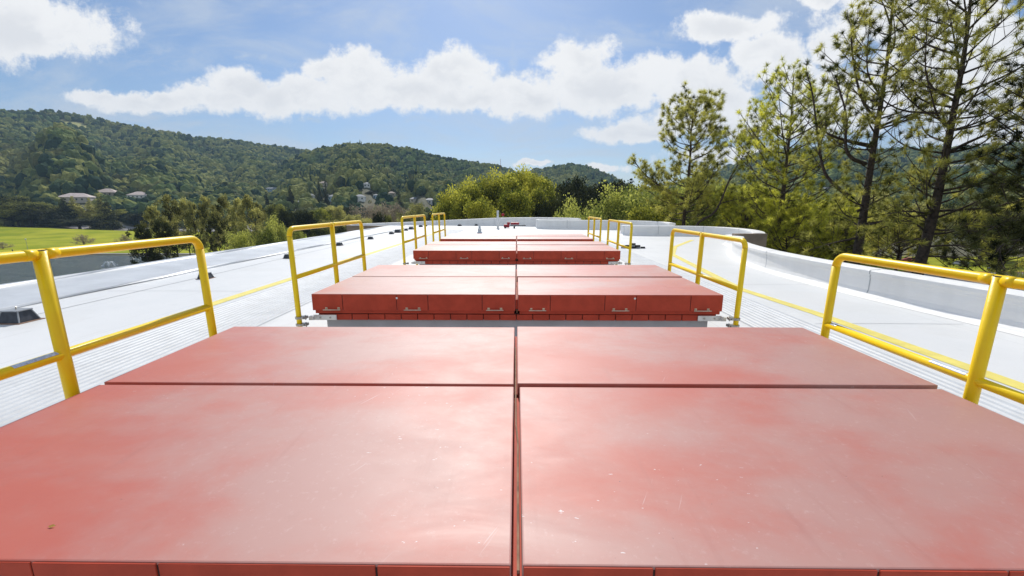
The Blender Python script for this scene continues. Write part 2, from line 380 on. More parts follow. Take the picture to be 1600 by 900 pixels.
def catmull(P, n=8):
    P = [Vector(p) for p in P]; out = []
    Q = [P[0] * 2 - P[1]] + P + [P[-1] * 2 - P[-2]]
    for i in range(1, len(Q) - 2):
        for k in range(n):
            t = k / n; a, b_, c, d = Q[i - 1], Q[i], Q[i + 1], Q[i + 2]
            out.append(.5 * ((2 * b_) + (c - a) * t + (2 * a - 5 * b_ + 4 * c - d) * t * t + (3 * b_ - a - 3 * c + d) * t ** 3))
    out.append(P[-1]); return out
def sheet(name, pts, z, m, parent=None):
    bm = bmesh.new(); bm.faces.new([bm.verts.new((p[0], p[1], z)) for p in pts])
    bmesh.ops.triangulate(bm, faces=bm.faces[:])
    o = build(name, bm, m, parent)
    return o

# ------------------------------------------------------------------ terrain
def hsh(ix, iy, s):
    h = (ix.astype(np.int64) * 374761393 + iy.astype(np.int64) * 668265263 + s * 974634777) & 0x7fffffff
    h = ((h ^ (h >> 13)) * 1274126177) & 0x7fffffff
    return ((h ^ (h >> 16)) & 0xffff) / 65535.0
def vnoise(x, y, s=0):
    ix = np.floor(x); iy = np.floor(y); fx = x - ix; fy = y - iy; fx = fx * fx * (3 - 2 * fx); fy = fy * fy * (3 - 2 * fy)
    a = hsh(ix, iy, s); b = hsh(ix + 1, iy, s); c = hsh(ix, iy + 1, s); d = hsh(ix + 1, iy + 1, s)
    return (a * (1 - fx) + b * fx) * (1 - fy) + (c * (1 - fx) + d * fx) * fy
def fbm(x, y, s=0, o=4):
    t = 0; a = .5; tot = 0
    for i in range(o): t = t + a * vnoise(x * 2 ** i, y * 2 ** i, s + i); tot += a; a *= .5
    return t / tot
GZ = -16.0
HILLS = [
    (1500, 420, [(-260, 185), (-120, 178), (0, 176), (30, 174), (70, 173), (100, 176), (140, 184), (170, 190), (200, 196), (230, 201), (270, 209), (300, 216), (330, 217), (360, 220), (400, 226), (440, 230), (480, 236), (520, 246), (600, 262), (700, 285), (800, 322)]),
    (950, 330, [(300, 322), (380, 300), (430, 268), (470, 245), (505, 234), (540, 228), (570, 226), (600, 226), (640, 233), (670, 243), (700, 251), (740, 257), (780, 262), (805, 271), (840, 292), (900, 322)]),
    (1150, 480, [(700, 322), (780, 292), (810, 280), (835, 267), (860, 262), (880, 259), (900, 258), (920, 262), (945, 272), (970, 286), (1000, 303), (1060, 322)]),
    (1300, 330, [(880, 322), (960, 306), (1010, 296), (1060, 286), (1110, 272), (1150, 258), (1185, 242), (1215, 236), (1250, 234), (1300, 230), (1350, 234), (1400, 236), (1480, 232), (1600, 228), (1750, 232), (1950, 240)]),
    (640, 260, [(1100, 322), (1180, 306), (1260, 292), (1350, 283), (1450, 276), (1550, 272), (1700, 268), (1950, 270)]),
]
HT = []
for (RR, r0, prof) in HILLS:
    az, el = [], []
    for (px, py) in prof:
        d = ray(px, py); az.append(math.atan2(d.x, d.y)); el.append(d.z / math.hypot(d.x, d.y))
    z = [max(CAM.z + e * RR - 6.5, GZ) for e in el]
    HT.append((RR, r0, np.array(az), np.array(z)))
def tz(x, y):
    x = np.asarray(x, float); y = np.asarray(y, float)
    r = np.hypot(x, y); a = np.arctan2(x, y); z = np.full(r.shape, GZ)
    for i, (RR, r0, azs, zs) in enumerate(HT):
        hz = np.interp(a, azs, zs, left=zs[0] if i == 0 else GZ, right=zs[-1] if i >= 3 else GZ)
        Rv = RR * (1 + .05 * (fbm(a * 9 + 3, a * 0 + i, 11 + i, 2) - .5))
        t = np.clip((r - r0) / (RR - r0), 0, 1); s = t ** 1.15 * (1.0 - .12 * np.sin(t * math.pi))
        fold = (fbm(a * (16 + 3 * i) + i * 7.1, r / 420.0, 30 + i, 3) - .5)
        fold2 = fbm(x / 130.0, y / 130.0, 50 + i, 3) - .5
        mask = np.sin(np.clip(t, 0, 1) * math.pi) ** .8
        back = np.clip((r - RR) / 700, 0, 1)
        hh = (hz - GZ) * (s + mask * (.52 * fold + .18 * fold2)) * (1 - .75 * back)
        z = np.maximum(z, GZ + np.maximum(hh, 0))
    # gentle mound at the left of the lawn
    z = z + 4.2 * np.exp(-(((x + 330) / 70) ** 2 + ((y - 262) / 26) ** 2))
    return z
def hit(px, py, rmin=320.0, rmax=2300.0):
    d = ray(px, py); hl = math.hypot(d.x, d.y)
    t = np.arange(rmin, rmax, 3.0) / hl
    X = CAM.x + d.x * t; Y = CAM.y + d.y * t; Z = CAM.z + d.z * t
    g = tz(X, Y); k = np.argmax(Z <= g)
    if not (Z[k] <= g[k]): k = len(t) - 1
    return Vector((X[k], Y[k], g[k]))
MEADOWS = [(289, 217, 17, 5), (122, 197, 14, 6), (1500, 262, 60, 9), (1190, 262, 14, 4)]
def in_meadow(x, y, z):
    # where the open grass slopes are, on the terrain itself
    v = np.zeros(x.shape, bool)
    for (c, ex, ey) in MEAD3: v |= (((x - c.x) * ex[0] + (y - c.y) * ex[1]) ** 2 + ((x - c.x) * ey[0] + (y - c.y) * ey[1]) ** 2) < 1
    return v
MEAD3 = []
for (px, py, rx, ry) in MEADOWS:
    c = hit(px, py); dist = math.hypot(c.x, c.y); rad = Vector((c.x, c.y)).normalized(); tan = Vector((rad.y, -rad.x))
    wdt = rx / FPX * dist; a, b_ = hit(px, py - ry), hit(px, py + ry); dep = max(34, min(70, .5 * math.hypot(a.x - b_.x, a.y - b_.y)))
    MEAD3.append((c, tan / wdt, rad / dep))
az = np.concatenate([np.radians(np.arange(-180, -64, 4)), np.radians(np.arange(-64, 64, .32)), np.radians(np.arange(64, 180, 4))])
rr = np.concatenate([[0.5], np.arange(40, 320, 40), np.arange(320, 1700, 13), np.arange(1700, 2500, 60)])
A, RG = np.meshgrid(az, rr); X = np.sin(A) * RG; Y = np.cos(A) * RG; Z = tz(X, Y)
na = len(az); nr = len(rr)
me = bpy.data.meshes.new('ground')
co = np.stack([X, Y, Z], -1).reshape(-1, 3)
i = np.arange(nr - 1)[:, None] * na; j = np.arange(na)[None, :]; j2 = (j + 1) % na
faces = np.stack([(i + j), (i + j2), (i + na + j2), (i + na + j)], -1).reshape(-1, 4)[:, ::-1]
def np_mesh(me, co, faces):
    k = faces.shape[1]
    me.vertices.add(len(co)); me.vertices.foreach_set('co', co.astype(np.float32).ravel())
    me.loops.add(faces.size); me.loops.foreach_set('vertex_index', faces.astype(np.int32).ravel())
    me.polygons.add(len(faces)); me.polygons.foreach_set('loop_start', np.arange(0, faces.size, k, dtype=np.int32))
    me.polygons.foreach_set('loop_total', np.full(len(faces), k, np.int32))
    me.update(calc_edges=True); me.validate()
np_mesh(me, co, faces)
me.polygons.foreach_set('use_smooth', np.ones(len(faces), bool))
mdw = me.attributes.new('meadow', 'FLOAT', 'POINT'); mdw.data.foreach_set('value', in_meadow(co[:, 0], co[:, 1], co[:, 2]).astype(np.float32))
ground = link('ground', me, 'terrain'); tag(ground, kind='structure')

# flat surfaces in the valley
def pl(pts, z): return [gp(px, py, z) for px, py in pts]
lake = sheet('lake', [(-420, 30), (-420, 141), (-240, 147), (-150, 149), (-105, 143), (-70, 132), (-45, 126), (-28, 118), (-32, 60), (-40, 30)], GZ + .06, 'lake_water'); tag(lake, kind='structure')
# lawn grid following the ground
def drape(name, x0, x1, y0, y1, dz, m, step=5.0, keep=None):
    xs = np.arange(x0, x1 + .1, step); ys = np.arange(y0, y1 + .1, step); XX, YY = np.meshgrid(xs, ys); ZZ = tz(XX, YY) + dz
    n = len(xs); me = bpy.data.meshes.new(name)
    f = [(a * n + b, a * n + b + 1, (a + 1) * n + b + 1, (a + 1) * n + b) for a in range(len(ys) - 1) for b in range(n - 1) if keep is None or keep(XX[a, b], YY[a, b])]
    np_mesh(me, np.stack([XX, YY, ZZ], -1).reshape(-1, 3), np.array(f)); me.polygons.foreach_set('use_smooth', np.ones(len(f), bool))
    o = link(name, me, m); tag(o, kind='structure'); return o
drape('lawn', -460, -60, 152, 283, .12, 'lawn_grass')
drape('riverside_lawn', -100, -40, 148, 176, .2, 'lawn_grass')
drape('path', -460, -95, 152, 155, .2, 'road_grey', 3.0)
drape('car_park', -330, -150, 287, 322, .12, 'road_grey', 5.0)
drape('road', 60, 230, 92, 112, .12, 'road_grey', 5.0)
drape('roadside_grass', 60, 230, 113, 150, .12, 'lawn_grass', 5.0)
drape('kerb', 90, 200, 112, 113, .22, 'kerb_red', 1.0)

# ------------------------------------------------------------------ the building underfoot
BLD = empty('flat_roofed_building', (0, 0, 0)); tag(BLD, 'white flat roofed building underfoot with scalloped parapets round its roof', 'building')
deck_pts = [(-9.3, -14), (-9.3, 38), (-14.6, 37.2), (-13.8, 41), (-8, 42.5), (-2, 43), (3, 41), (5.5, 36.5), (10, 32.2), (10.4, 28.0), (10.6, 26.2), (12.2, 25), (12.5, 22.5), (11.3, 19.1), (9.35, 17.1), (8.3, 15), (7.55, 12.2), (7.35, 10.2), (7.4, 8), (7.65, 5), (7.7, -14)]
deck = sheet('roof_deck', deck_pts, 0.0, 'roof_membrane', BLD)
bm = bmesh.new(); n = len(deck_pts)
lo = [bm.verts.new((x, y, GZ - .3)) for x, y in deck_pts]; hi = [bm.verts.new((x, y, -.03)) for x, y in deck_pts]
for k in range(n): bm.faces.new((lo[k], lo[(k + 1) % n], hi[(k + 1) % n], hi[k]))
bmesh.ops.triangulate(bm, faces=[bm.faces.new(hi)])
build('outer_wall', bm, 'building_wall', BLD)
def parapet(path, hs, th=.34, side=1, drop=-1.2, name='parapet', m='parapet_membrane', coping=True):
    """path: inner base line; side=+1 puts the thickness to the right of the travel direction"""
    P = catmull([(x, y, 0) for x, y in path], 10)
    H = [h.x for h in catmull([(h, 0, 0) for h in hs], 10)]
    prof = lambda h: [(-.16, .004), (-.07, .03), (-.02, .09), (0, .16), (0, h - .16), (-.012, h - .155), (-.012, h - .09), (-.035, h - .085), (-.035, h - .02), (-.02, h), (th * .5, h + .012), (th + .02, h), (th + .035, h - .03), (th + .035, h - .14), (th, h - .15), (th, drop)]
    bm = bmesh.new(); rows = []
    for k, p in enumerate(P):
        d = (P[min(k + 1, len(P) - 1)] - P[max(k - 1, 0)]).normalized(); nrm = Vector((d.y, -d.x, 0)) * side
        rows.append([bm.verts.new((p.x + nrm.x * o, p.y + nrm.y * o, z)) for o, z in prof(H[k])])
    for a, b_ in zip(rows, rows[1:]):
        for k in range(len(a) - 1): bm.faces.new((a[k], a[k + 1], b_[k + 1], b_[k]))
    for r_ in (rows[0], rows[-1]):
        try: bm.faces.new(r_)
        except ValueError: pass
    o = build(name, bm, m, BLD)
    for k in range(7, len(P) - 4, 17):
        d = (P[k + 1] - P[k - 1]).normalized(); nrm = Vector((d.y, -d.x, 0)) * side; jb = bmesh.new(); rw = []
        for s in (-.012, .012):
            rw.append([jb.verts.new((P[k].x + d.x * s + nrm.x * (o_ - .003), P[k].y + d.y * s + nrm.y * (o_ - .003), z_ + .003)) for o_, z_ in prof(H[k])[2:12]])
        for a in range(len(rw[0]) - 1): jb.faces.new((rw[0][a], rw[0][a + 1], rw[1][a + 1], rw[1][a]))
        build('membrane_joint', jb, 'grey_curb', o)
    return o, P
# right-hand parapet, curling in behind the next scallop
D = [(7.45, -14), (7.4, -6), (7.4, 0), (7.32, 5.5), (7.12, 8.0), (7.05, 10.2), (7.2, 12.2), (7.75, 14.6), (8.6, 16.6), (9.6, 18.4), (10.15, 20.2)]
parapet(D, [.56] * 9 + [.5, .46], .36, 1)
C_ = [(6.75, 27.0), (7.0, 26.4), (8.2, 26.0), (9.8, 25.9), (11.2, 25.4), (12.0, 24.2), (12.1, 22.4), (11.6, 20.6), (10.9, 19.2)]
parapet(C_, [.60] * 9, .45, -1, drop=-3)
bm = bmesh.new(); box(bm, 9.9, 11.36, 18.9, 19.17, -3, .585); build('notch_wall', bm, 'brown_concrete', BLD)
B_ = [(1.6, 34.6), (1.9, 33.9), (3.2, 33.3), (5.4, 33.0), (7.6, 32.6), (9.4, 31.4), (10.2, 29.6), (10.1, 27.6)]
parapet(B_, [.72] * 8, .34, -1, drop=-3)
A_ = [(-14.9, 37.3), (-15.2, 38.6), (-13.6, 39.8), (-11.0, 40.2), (-8.0, 40.0), (-4.5, 39.4), (-1.5, 38.8), (1.5, 38.0), (3.8, 37.0), (5.2, 35.4)]
parapet(A_, [.16, .17, .20, .28, .42, .60, .74, .80, .80, .80], .34, -1, drop=-3)
# left rim: a wide flashing that rises to its outer edge
bm = bmesh.new(); prof = [(-9.06, .004), (-9.065, .035), (-9.09, .06), (-9.20, .045), (-9.9, .10), (-10.60, .16), (-10.64, .20), (-10.80, .205), (-10.82, -.5), (-10.3, -2.4)]
ys = [-14] + list(np.linspace(-10, 33, 44)) + [34.2, 35.2, 36.0]; rows = []
for y in ys:
    e = max(0, (y - 33) / 3.0); e = e * e
    rows.append([bm.verts.new((x + (e * .9 if k > 3 else e * .1) + .02 * math.sin(y * 1.3 + k), y, z + .008 * math.sin(y * .9 + k * 2))) for k, (x, z) in enumerate(prof)])
for a, b_ in zip(rows, rows[1:]):
    for k in range(len(a) - 1): bm.faces.new((a[k], a[k + 1], b_[k + 1], b_[k]))
bm.faces.new(rows[-1]); build('roof_rim', bm, 'rim_metal', BLD, smooth=False)
bm = bmesh.new(); box(bm, -15.2, -10.9, 37.02, 37.2, -2.2, .10); build('terrace_wall', bm, 'brown_concrete', BLD)
# corrugated walkway sheets
def corrug(x0, x1, y0, y1, ang, name='corrugated_strip'):
    stepx = .0167; bm = bmesh.new(); ys = np.arange(y0, y1 + .01, 1.0); xs = np.arange(x0, x1 + .001, stepx); rows = []
    ta = math.tan(ang)
    for y in ys:
        row = []
        for x in xs:
            ph = ((x + y * ta) / .10) % 1.0; ed = x < x0 + .05 or x > x1 - .05
            z = .006 if ed else .008 + .014 * (1 if .18 < ph < .46 else (max(0, min(1, (ph - .04) / .14)) if ph <= .18 else max(0, min(1, (.60 - ph) / .14))))
            row.append(bm.verts.new((x, y, z)))
        rows.append(row)
    for a, b_ in zip(rows, rows[1:]):
        for k in range(len(a) - 1): bm.faces.new((a[k], a[k + 1], b_[k + 1], b_[k]))
    return build(name, bm, 'corrugated', BLD)
corrug(-5.46, -3.96, -6, 33, 0); corrug(3.6, 4.62, -6, 24, 0)
# yellow lines and seams
def band(name, pts, wd, z, m):
    P = [Vector((p[0], p[1], 0)) for p in pts]; bm = bmesh.new(); L = []
    for k, p in enumerate(P):
        d = (P[min(k + 1, len(P) - 1)] - P[max(k - 1, 0)]).normalized(); nn = Vector((-d.y, d.x, 0)) * wd / 2
        L.append((bm.verts.new((p.x + nn.x, p.y + nn.y, z)), bm.verts.new((p.x - nn.x, p.y - nn.y, z))))
    for a, b_ in zip(L, L[1:]): bm.faces.new((a[0], a[1], b_[1], b_[0]))
    return build(name, bm, m, BLD)
band('painted_line', [(-5.76, -8), (-5.74, 5), (-5.72, 15), (-5.62, 25), (-5.5, 34)], .24, .005, 'yellow_line')
q1, q2, q3, q4 = gp(1276, 490), gp(1157, 452), gp(1044, 397.5), gp(1054, 386)
band('painted_line', [(5.2, -8), (5.18, 3), (q1.x, q1.y), (q2.x, q2.y), (q3.x + .15, q3.y), (q4.x, q4.y), (gp(1082, 375)[0], gp(1082, 375)[1])], .22, .005, 'yellow_line')
band('roof_seam', [(-8.15, -8), (-8.16, 4), (-8.2, 10), (-8.3, 20), (-8.5, 33)], .018, .005, 'seam_grey')
for y_, xa, xb in ((3.2, -8.9, -5.95), (8.7, -8.9, -5.95), (14.3, -8.9, -5.9), (20.5, -8.9, -5.9), (9.6, 4.7, 6.85), (12.9, 4.7, 7.1), (18.0, 4.7, 9.1), (23.6, 3.5, 11.6), (6.3, 4.7, 7.0), (29.5, -5, 9.6)):
    band('roof_seam', [(xa, y_), ((xa + xb) / 2, y_ + .02), (xb, y_)], .014, .0045, 'seam_light')

# ------------------------------------------------------------------ red roof hatches
LT = .715
def handle_bm(cx, y, z, wd=.22):
    bm = bmesh.new(); tube(bm, [(cx - wd / 2, y - .035, z), (cx + wd / 2, y - .035, z)], .0065, 8)
    for s in (-1, 1):
        tube(bm, [(cx + s * wd * .36, y, z + .012), (cx + s * wd * .36, y - .035, z + .006)], .005, 8)
        box(bm, cx + s * wd * .36 - .015, cx + s * wd * .36 + .015, y - .006, y + .004, z - .004, z + .026)
    return bm
def hatch(y0, ym, y1, label, rnd, full=True):
    t = empty('roof_hatch', (0, y0, 0)); tag(t, label, 'roof hatch', 'red hatches in a row along the roof')
    L1, L2 = ym - y0, y1 - y0
    bm = bmesh.new(); box(bm, -2.50, 2.50, .10, L2 - .08, .012, LT - .36, .01); build('curb', bm, 'grey_curb', t)
    bm = bmesh.new(); box(bm, -2.575, 2.575, .055, L2 - .04, LT - .345, LT - .262, .004)
    build('inner_frame', bm, 'dark_gap', t)
    # row of small tabs hanging under the lids
    bm = bmesh.new(); nt_ = 24; pw = 5.12 / nt_
    for k in range(nt_):
        xa = -2.56 + k * pw; box(bm, xa + .004, xa + pw - .006, .035, .05, LT - .352, LT - .275, .003, 1)
    build('skirt', bm, 'red_trim', t)
    gap = .016
    # lids: (x0,x1,y0,y1)
    specs = [(-2.62, -gap + .001, 0.0, L1 - .016, 0.0), (.021, 2.62, .004, L1 - .012, -.004), (-2.62, -gap, L1 + .012, L2, .004), (.008, 2.62, L1 + .010, L2 + .006, .010)]
    for q_, (x0, x1, a, b_, dz) in enumerate(specs):
        bm = bmesh.new()
        # top sheet with a slightly wavy surface, and skirts
        box(bm, x0, x1, a, b_, LT - .215 + dz, LT + dz, .006, 2)
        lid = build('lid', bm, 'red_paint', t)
        bm = bmesh.new(); box(bm, x0 + .02, x1 - .012, a + .025, b_ - .02, LT - .262 + dz, LT - .2165 + dz, .003, 1)
        build('lid_flange', bm, 'red_trim', lid)
        if q_ < 2 and full:
            Wd = x1 - x0; fr = [0, .151, .418, .572, .838, 1.0] if q_ == 0 else [0, .158, .425, .578, .843, 1.0]
            bm = bmesh.new()
            for k in range(5):
                xa, xb = x0 + fr[k] * Wd, x0 + fr[k + 1] * Wd
                dy = .003 if k % 2 == 0 else .0012
                box(bm, xa + .004, xb - .004, a - dy - .004, a + .002, LT - .213 + dz, LT - .004 + dz, .0015, 1)
            build('front_panel', bm, 'red_trim', lid)
            bm = bmesh.new(); box(bm, x0 + .006, x1 - .006, a - .0012, a + .004, LT - .21 + dz, LT - .012 + dz); build('seam_shade', bm, 'dark_gap', lid)  # dark sheet added behind the panels, painting shade into the seams
            for cx in (.10, .497, .90) if q_ == 0 else (.095, .50, .90):
                build('handle', handle_bm(x0 + cx * Wd, a - .004, LT - .20 + dz), 'handle_metal', lid)
            if rnd == 2:
                bm = bmesh.new(); cx = x0 + (.42 if q_ == 0 else .57) * Wd
                lathe(bm, [(.001, 0), (.014, .001), (.013, .006), (.001, .007)], 8); bmesh.ops.rotate(bm, verts=bm.verts, cent=(0, 0, 0), matrix=Matrix.Rotation(R(90), 3, 'X'))
                bmesh.ops.translate(bm, verts=bm.verts, vec=(cx, a - .005, LT - .05)); build('bolt', bm, 'galvanised', lid)
    # pale sealing strip showing in the gap between left and right lids
    bm = bmesh.new()
    P = [(.008, .04), (.008, .5), (.009, .80), (.0, .95), (-.003, L1), (-.005, L2 * .86)]
    for (xa, ya), (xb, yb) in zip(P, P[1:]):
        vs = [bm.verts.new(v) for v in ((xa - .005, ya, LT - .06), (xa + .004, ya, LT - .06), (xb + .004, yb, LT - .06), (xb - .005, yb, LT - .06),
                                        (xa - .005, ya, LT - .25), (xa + .005, ya, LT - .25), (xb + .005, yb, LT - .25), (xb - .005, yb, LT - .25))]
        for f in ((0, 1, 2, 3), (0, 4, 5, 1), (3, 2, 6, 7), (0, 3, 7, 4), (1, 5, 6, 2)): bm.faces.new([vs[i_] for i_ in f])
    build('seal_strip', bm, 'rust', t)
    bm = bmesh.new(); box(bm, -.013, .0195, .03, L1 - .02, LT - .20, LT - .075); box(bm, -.0145, .0065, L1 + .03, L2 - .03, LT - .20, LT - .075); build('added_gap_filler', bm, 'red_trim', t)  # filler boxes added so the dark centre gap shows red
    return t
BL = [(1.094, 2.41, 3.657), (5.12, 6.44, 7.74), (10.38, 11.95, 13.05), (14.15, 15.5, 16.8)]
hatch(*BL[0], 'nearest red metal roof hatch with four broad lids filling the foreground', 1)
hatch(*BL[1], 'second red roof hatch with handles and bolts showing on its front face', 2)
hatch(*BL[2], 'third red roof hatch, smaller with distance, between the third pair of railings', 3)
hatch(*BL[3], 'farthest red roof hatch, only a thin red front edge showing', 4)
# weld seam splinters at the near edge, and a fallen leaf
t = gp(75, 824, LT); bm = bmesh.new()
vs = [bm.verts.new(v) for v in ((0, 0, .003), (.012, .007, .006), (.026, .003, .004), (.014, -.005, .002))]; bm.faces.new(vs)
bmesh.ops.solidify(bm, geom=bm.faces[:], thickness=.0012)
lf = build('fallen_leaf', bm, 'leaf_yellow'); lf.location = (t.x, t.y, LT + .001); tag(lf, 'tiny dry yellow leaf lying on the nearest red lid', 'leaf')

# ------------------------------------------------------------------ railings
PR = .031
def railing(side, ys, ztop, label, hatch_front=None):
    X = side * (2.70 if ys[0] < 4 else 2.74)
    t = empty('safety_railing', (X, ys[0], 0)); tag(t, label, 'railing', 'yellow railings beside the hatches'); y0 = ys[0]
    zm = ztop - .60; L = ys[-1] - y0; r = .09
    lean = side * .02
    # top rail with bent corners that run down into the end posts
    pts = []
    for k in range(7):
        a = math.pi / 2 * k / 6; pts.append((lean * .8, r - r * math.cos(a), ztop - r + r * math.sin(a)))
    pts2 = [(x, L - y, z) for x, y, z in pts][::-1]
    bm = bmesh.new(); tube(bm, pts + [(lean * .8, L / 2, ztop)] + pts2, PR, 16); build('top_rail', bm, 'yellow_paint', t, smooth=True)
    for q_, y in enumerate(ys):
        zt = ztop - r if q_ in (0, len(ys) - 1) else ztop + .02
        bm = bmesh.new(); tube(bm, [(0, y - y0, .01), (lean * .8, y - y0, zt)], PR * (1.0 if q_ in (0, len(ys) - 1) else 1.08), 16)
        tube(bm, [(0, y - y0, .004), (0, y - y0, .016)], .06, 12)
        p = build('post', bm, 'yellow_paint', t)
        for f in p.data.polygons: f.use_smooth = len(f.vertices) == 4
        if 0 < q_ < len(ys) - 1:
            bm = bmesh.new(); tube(bm, [(lean * .8, y - y0, zt + .0005), (lean * .8, y - y0, zt + .006)], PR * .98, 14); build('post_cap', bm, 'black_cap', p)
            for s in (-1, 1):
                bm = bmesh.new(); tube(bm, [(lean * .8, y - y0 + s * .024, ztop), (lean * .8, y - y0 + s * .085, ztop)], PR * 1.04, 14)
                ts = build('tee_sleeve', bm, 'yellow_paint', p)
                for f in ts.data.polygons: f.use_smooth = len(f.vertices) == 4
    bm = bmesh.new(); xm = lean * .8 * zm / ztop
    tube(bm, [(xm, 0, zm), (xm, L, zm)], PR * .93, 14); mr = build('mid_rail', bm, 'yellow_paint', t, smooth=True)
    if ys[0] < 4:
        for (a, b_) in (((1.0, 1.22),) if side < 0 else ((1.30, 1.52), (2.32, 2.38))):
            bm = bmesh.new(); R_ = PR * .93 + .0012; n_ = 5
            for k in range(n_):
                a0 = R(35) + R(60) * k / n_; a1 = R(35) + R(60) * (k + 1) / n_
                if side > 0: a0, a1 = R(180) - a0, R(180) - a1
                vs = [bm.verts.new((xm + R_ * math.cos(q0), yy, zm + R_ * math.sin(q0))) for q0, yy in ((a0, a), (a1, a), (a1, b_), (a0, b_))]; bm.faces.new(vs)
            build('sticker', bm, 'sticker', mr)
    # clamps holding the near post to the hatch
    if hatch_front is not None:
        hx = -side * (abs(X) - 2.33); fy = hatch_front - y0
        bm = bmesh.new(); box(bm, min(hx, hx + side * .30), max(hx, hx + side * .30), fy + .015, fy + .028, .365, .435, .003, 1)
        box(bm, min(hx + side * .28, -side * .07), max(hx + side * .28, -side * .07), fy - .03, fy + .020, .375, .425, .004, 1)
        br = build('bracket', bm, 'galvanised', t)
        for dx in (.08, .21):
            bm = bmesh.new(); tube(bm, [(hx + side * dx, fy + .016, .40), (hx + side * dx, fy + .004, .40)], .012, 6)
            build('bolt', bm, 'steel', br)
        for z in (.345, .436):
            bm = bmesh.new(); tube(bm, [(0, 0, z - .014), (0, 0, z + .014)], PR * 1.55, 16)
            x0, x1 = sorted((-side * .035, -side * .095)); box(bm, x0, x1, -.035, .045, z - .016, z + .016, .006, 2)
            tube(bm, [(-side * .07, -.055, z), (-side * .07, .06, z)], .009, 6); tube(bm, [(-side * .08, 0, z - .03), (-side * .08, 0, z + .03)], .008, 6)
            cl = build('clamp', bm, 'steel', t)
    return t
RY = [(1.05, 2.31, 3.50), (5.0, 6.18, 7.36), (10.0, 11.25, 12.5), (13.65, 14.8, 15.95)]
nm = ['nearest', 'second nearest', 'third nearest', 'farthest']
for side, zt, sn in ((-1, 1.545, 'left'), (1, 1.405, 'right')):
    for k, ys in enumerate(RY):
        railing(side, ys, zt, '%s of the yellow tube railings on the %s side of the red hatches' % (nm[k], sn), BL[k][0] if k in (1, 2) else None)

# ------------------------------------------------------------------ small things on the roof
def vent_box_mesh(t, wd=.40, h=.20):
    bm = bmesh.new(); a, b_ = wd / 2, wd * .36
    lo = [bm.verts.new((x, y, .012)) for x, y in ((-a, -a * .8), (a, -a * .8), (a, a * .8), (-a, a * .8))]
    hi = [bm.verts.new((x, y, h)) for x, y in ((-b_, -b_ * .7), (b_, -b_ * .7), (b_, b_ * .7), (-b_, b_ * .7))]
    for k in range(4): bm.faces.new((lo[k], lo[(k + 1) % 4], hi[(k + 1) % 4], hi[k]))
    bm.faces.new(hi); bm.faces.new(lo[::-1]); build('body', bm, 'box_dark', t)
    bm = bmesh.new(); box(bm, -b_ - .02, b_ + .02, -b_ * .7 - .02, b_ * .7 + .02, h + .001, h + .022, .008)
    for sx in (-1, 1):
        for sy in (-1, 1): tube(bm, [(sx * (a + .003), sy * (a * .8 + .003), .014), (sx * (b_ + .003), sy * (b_ * .7 + .003), h)], .011, 6)
    build('frame', bm, 'box_grey', t)
    bm = bmesh.new(); box(bm, -a - .05, a + .05, -a * .8 - .05, a * .8 + .05, .003, .0115); build('flange', bm, 'rust', t)
    bm = bmesh.new(); tube(bm, [(0, 0, h + .02), (0, 0, h + .05), (.015, 0, h + .07)], .01, 6); build('eyelet', bm, 'steel', t)
VB = [(18, 505, 1.0, 'grille sided roof box nearest the camera, left of the nearest yellow railing'),
      (317, 436, 1.0, 'dark roof box half behind the end post of the nearest left railing'),
      (449, 404, 1.0, 'dark roof box behind the corner of the second left railing'),
      (529, 384, .95, 'dark roof box behind the middle post of the second left railing'),
      (578, 374, 1.0, 'dark roof box just right of the second left railing'),
      (611, 366, 1.0, 'squat roof box on the grey rim side, left one of a close pair'),
      (621, 363.6, 1.5, 'wide low roof box near the grey rim end, right of a close pair'),
      (634, 360.5, 1.0, 'small roof box behind the near post of the third left railing'),
      (642, 358.6, 1.3, 'wide dark roof box seen through the third left railing'),
      (657, 354.8, 1.2, 'dark roof box beside the far post of the third left railing, left of two'),
      (665, 353.6, .9, 'dark roof box beside the far post of the third left railing, right of two'),
      (718, 353.4, 1.2, 'dark roof box by the far parapet, leftmost of three'),
      (744, 352.8, 1.0, 'dark roof box by the far parapet, middle of three'),
      (771.5, 352.8, .8, 'dark roof box by the far parapet, beside the white pipe')]
proto = None
for k, (px, py, s, lb) in enumerate(VB):
    p = gp(px, py); s *= .9 if k == 0 else .68
    if proto is None:
        proto = empty('roof_box'); vent_box_mesh(proto); o = proto
    else: o = copy_tree(proto)
    o.location = (p.x, p.y + .1, 0); o.rotation_euler = (0, 0, R(8 * math.sin(k * 2.1)))
    o.scale = (s, s, min(s, 1.05)); tag(o, lb, 'roof box', 'dark boxes along the roof edge')
p = gp(778, 357.5); t = empty('vent_pipe', p); tag(t, 'tall white pipe standing up before the far parapet', 'pipe')
bm = bmesh.new(); tube(bm, [(0, 0, 0), (0, 0, 1.42)], .085, 16); build('pipe', bm, 'pipe_white', t, smooth=True)
bm = bmesh.new(); lathe(bm, [(.17, .004), (.17, .03), (.1, .06), (.092, .14)], 16); build('collar', bm, 'roof_white', t)
bm = bmesh.new(); lathe(bm, [(.095, 1.40), (.1, 1.43), (.06, 1.46)], 16); build('cap', bm, 'pipe_white', t)
p = gp(749.5, 364.5); t = empty('roof_vent', p); tag(t, 'short grey cone shaped vent behind the farthest red hatch', 'vent')
bm = bmesh.new(); lathe(bm, [(.20, 0), (.20, .05), (.13, .10), (.12, .30), (.09, .34), (.08, .46), (.03, .50)], 18); build('stack', bm, 'vent_grey', t)
bm = bmesh.new(); lathe(bm, [(.15, .28), (.15, .31), (.10, .335)], 18); build('ring', bm, 'galvanised', t)
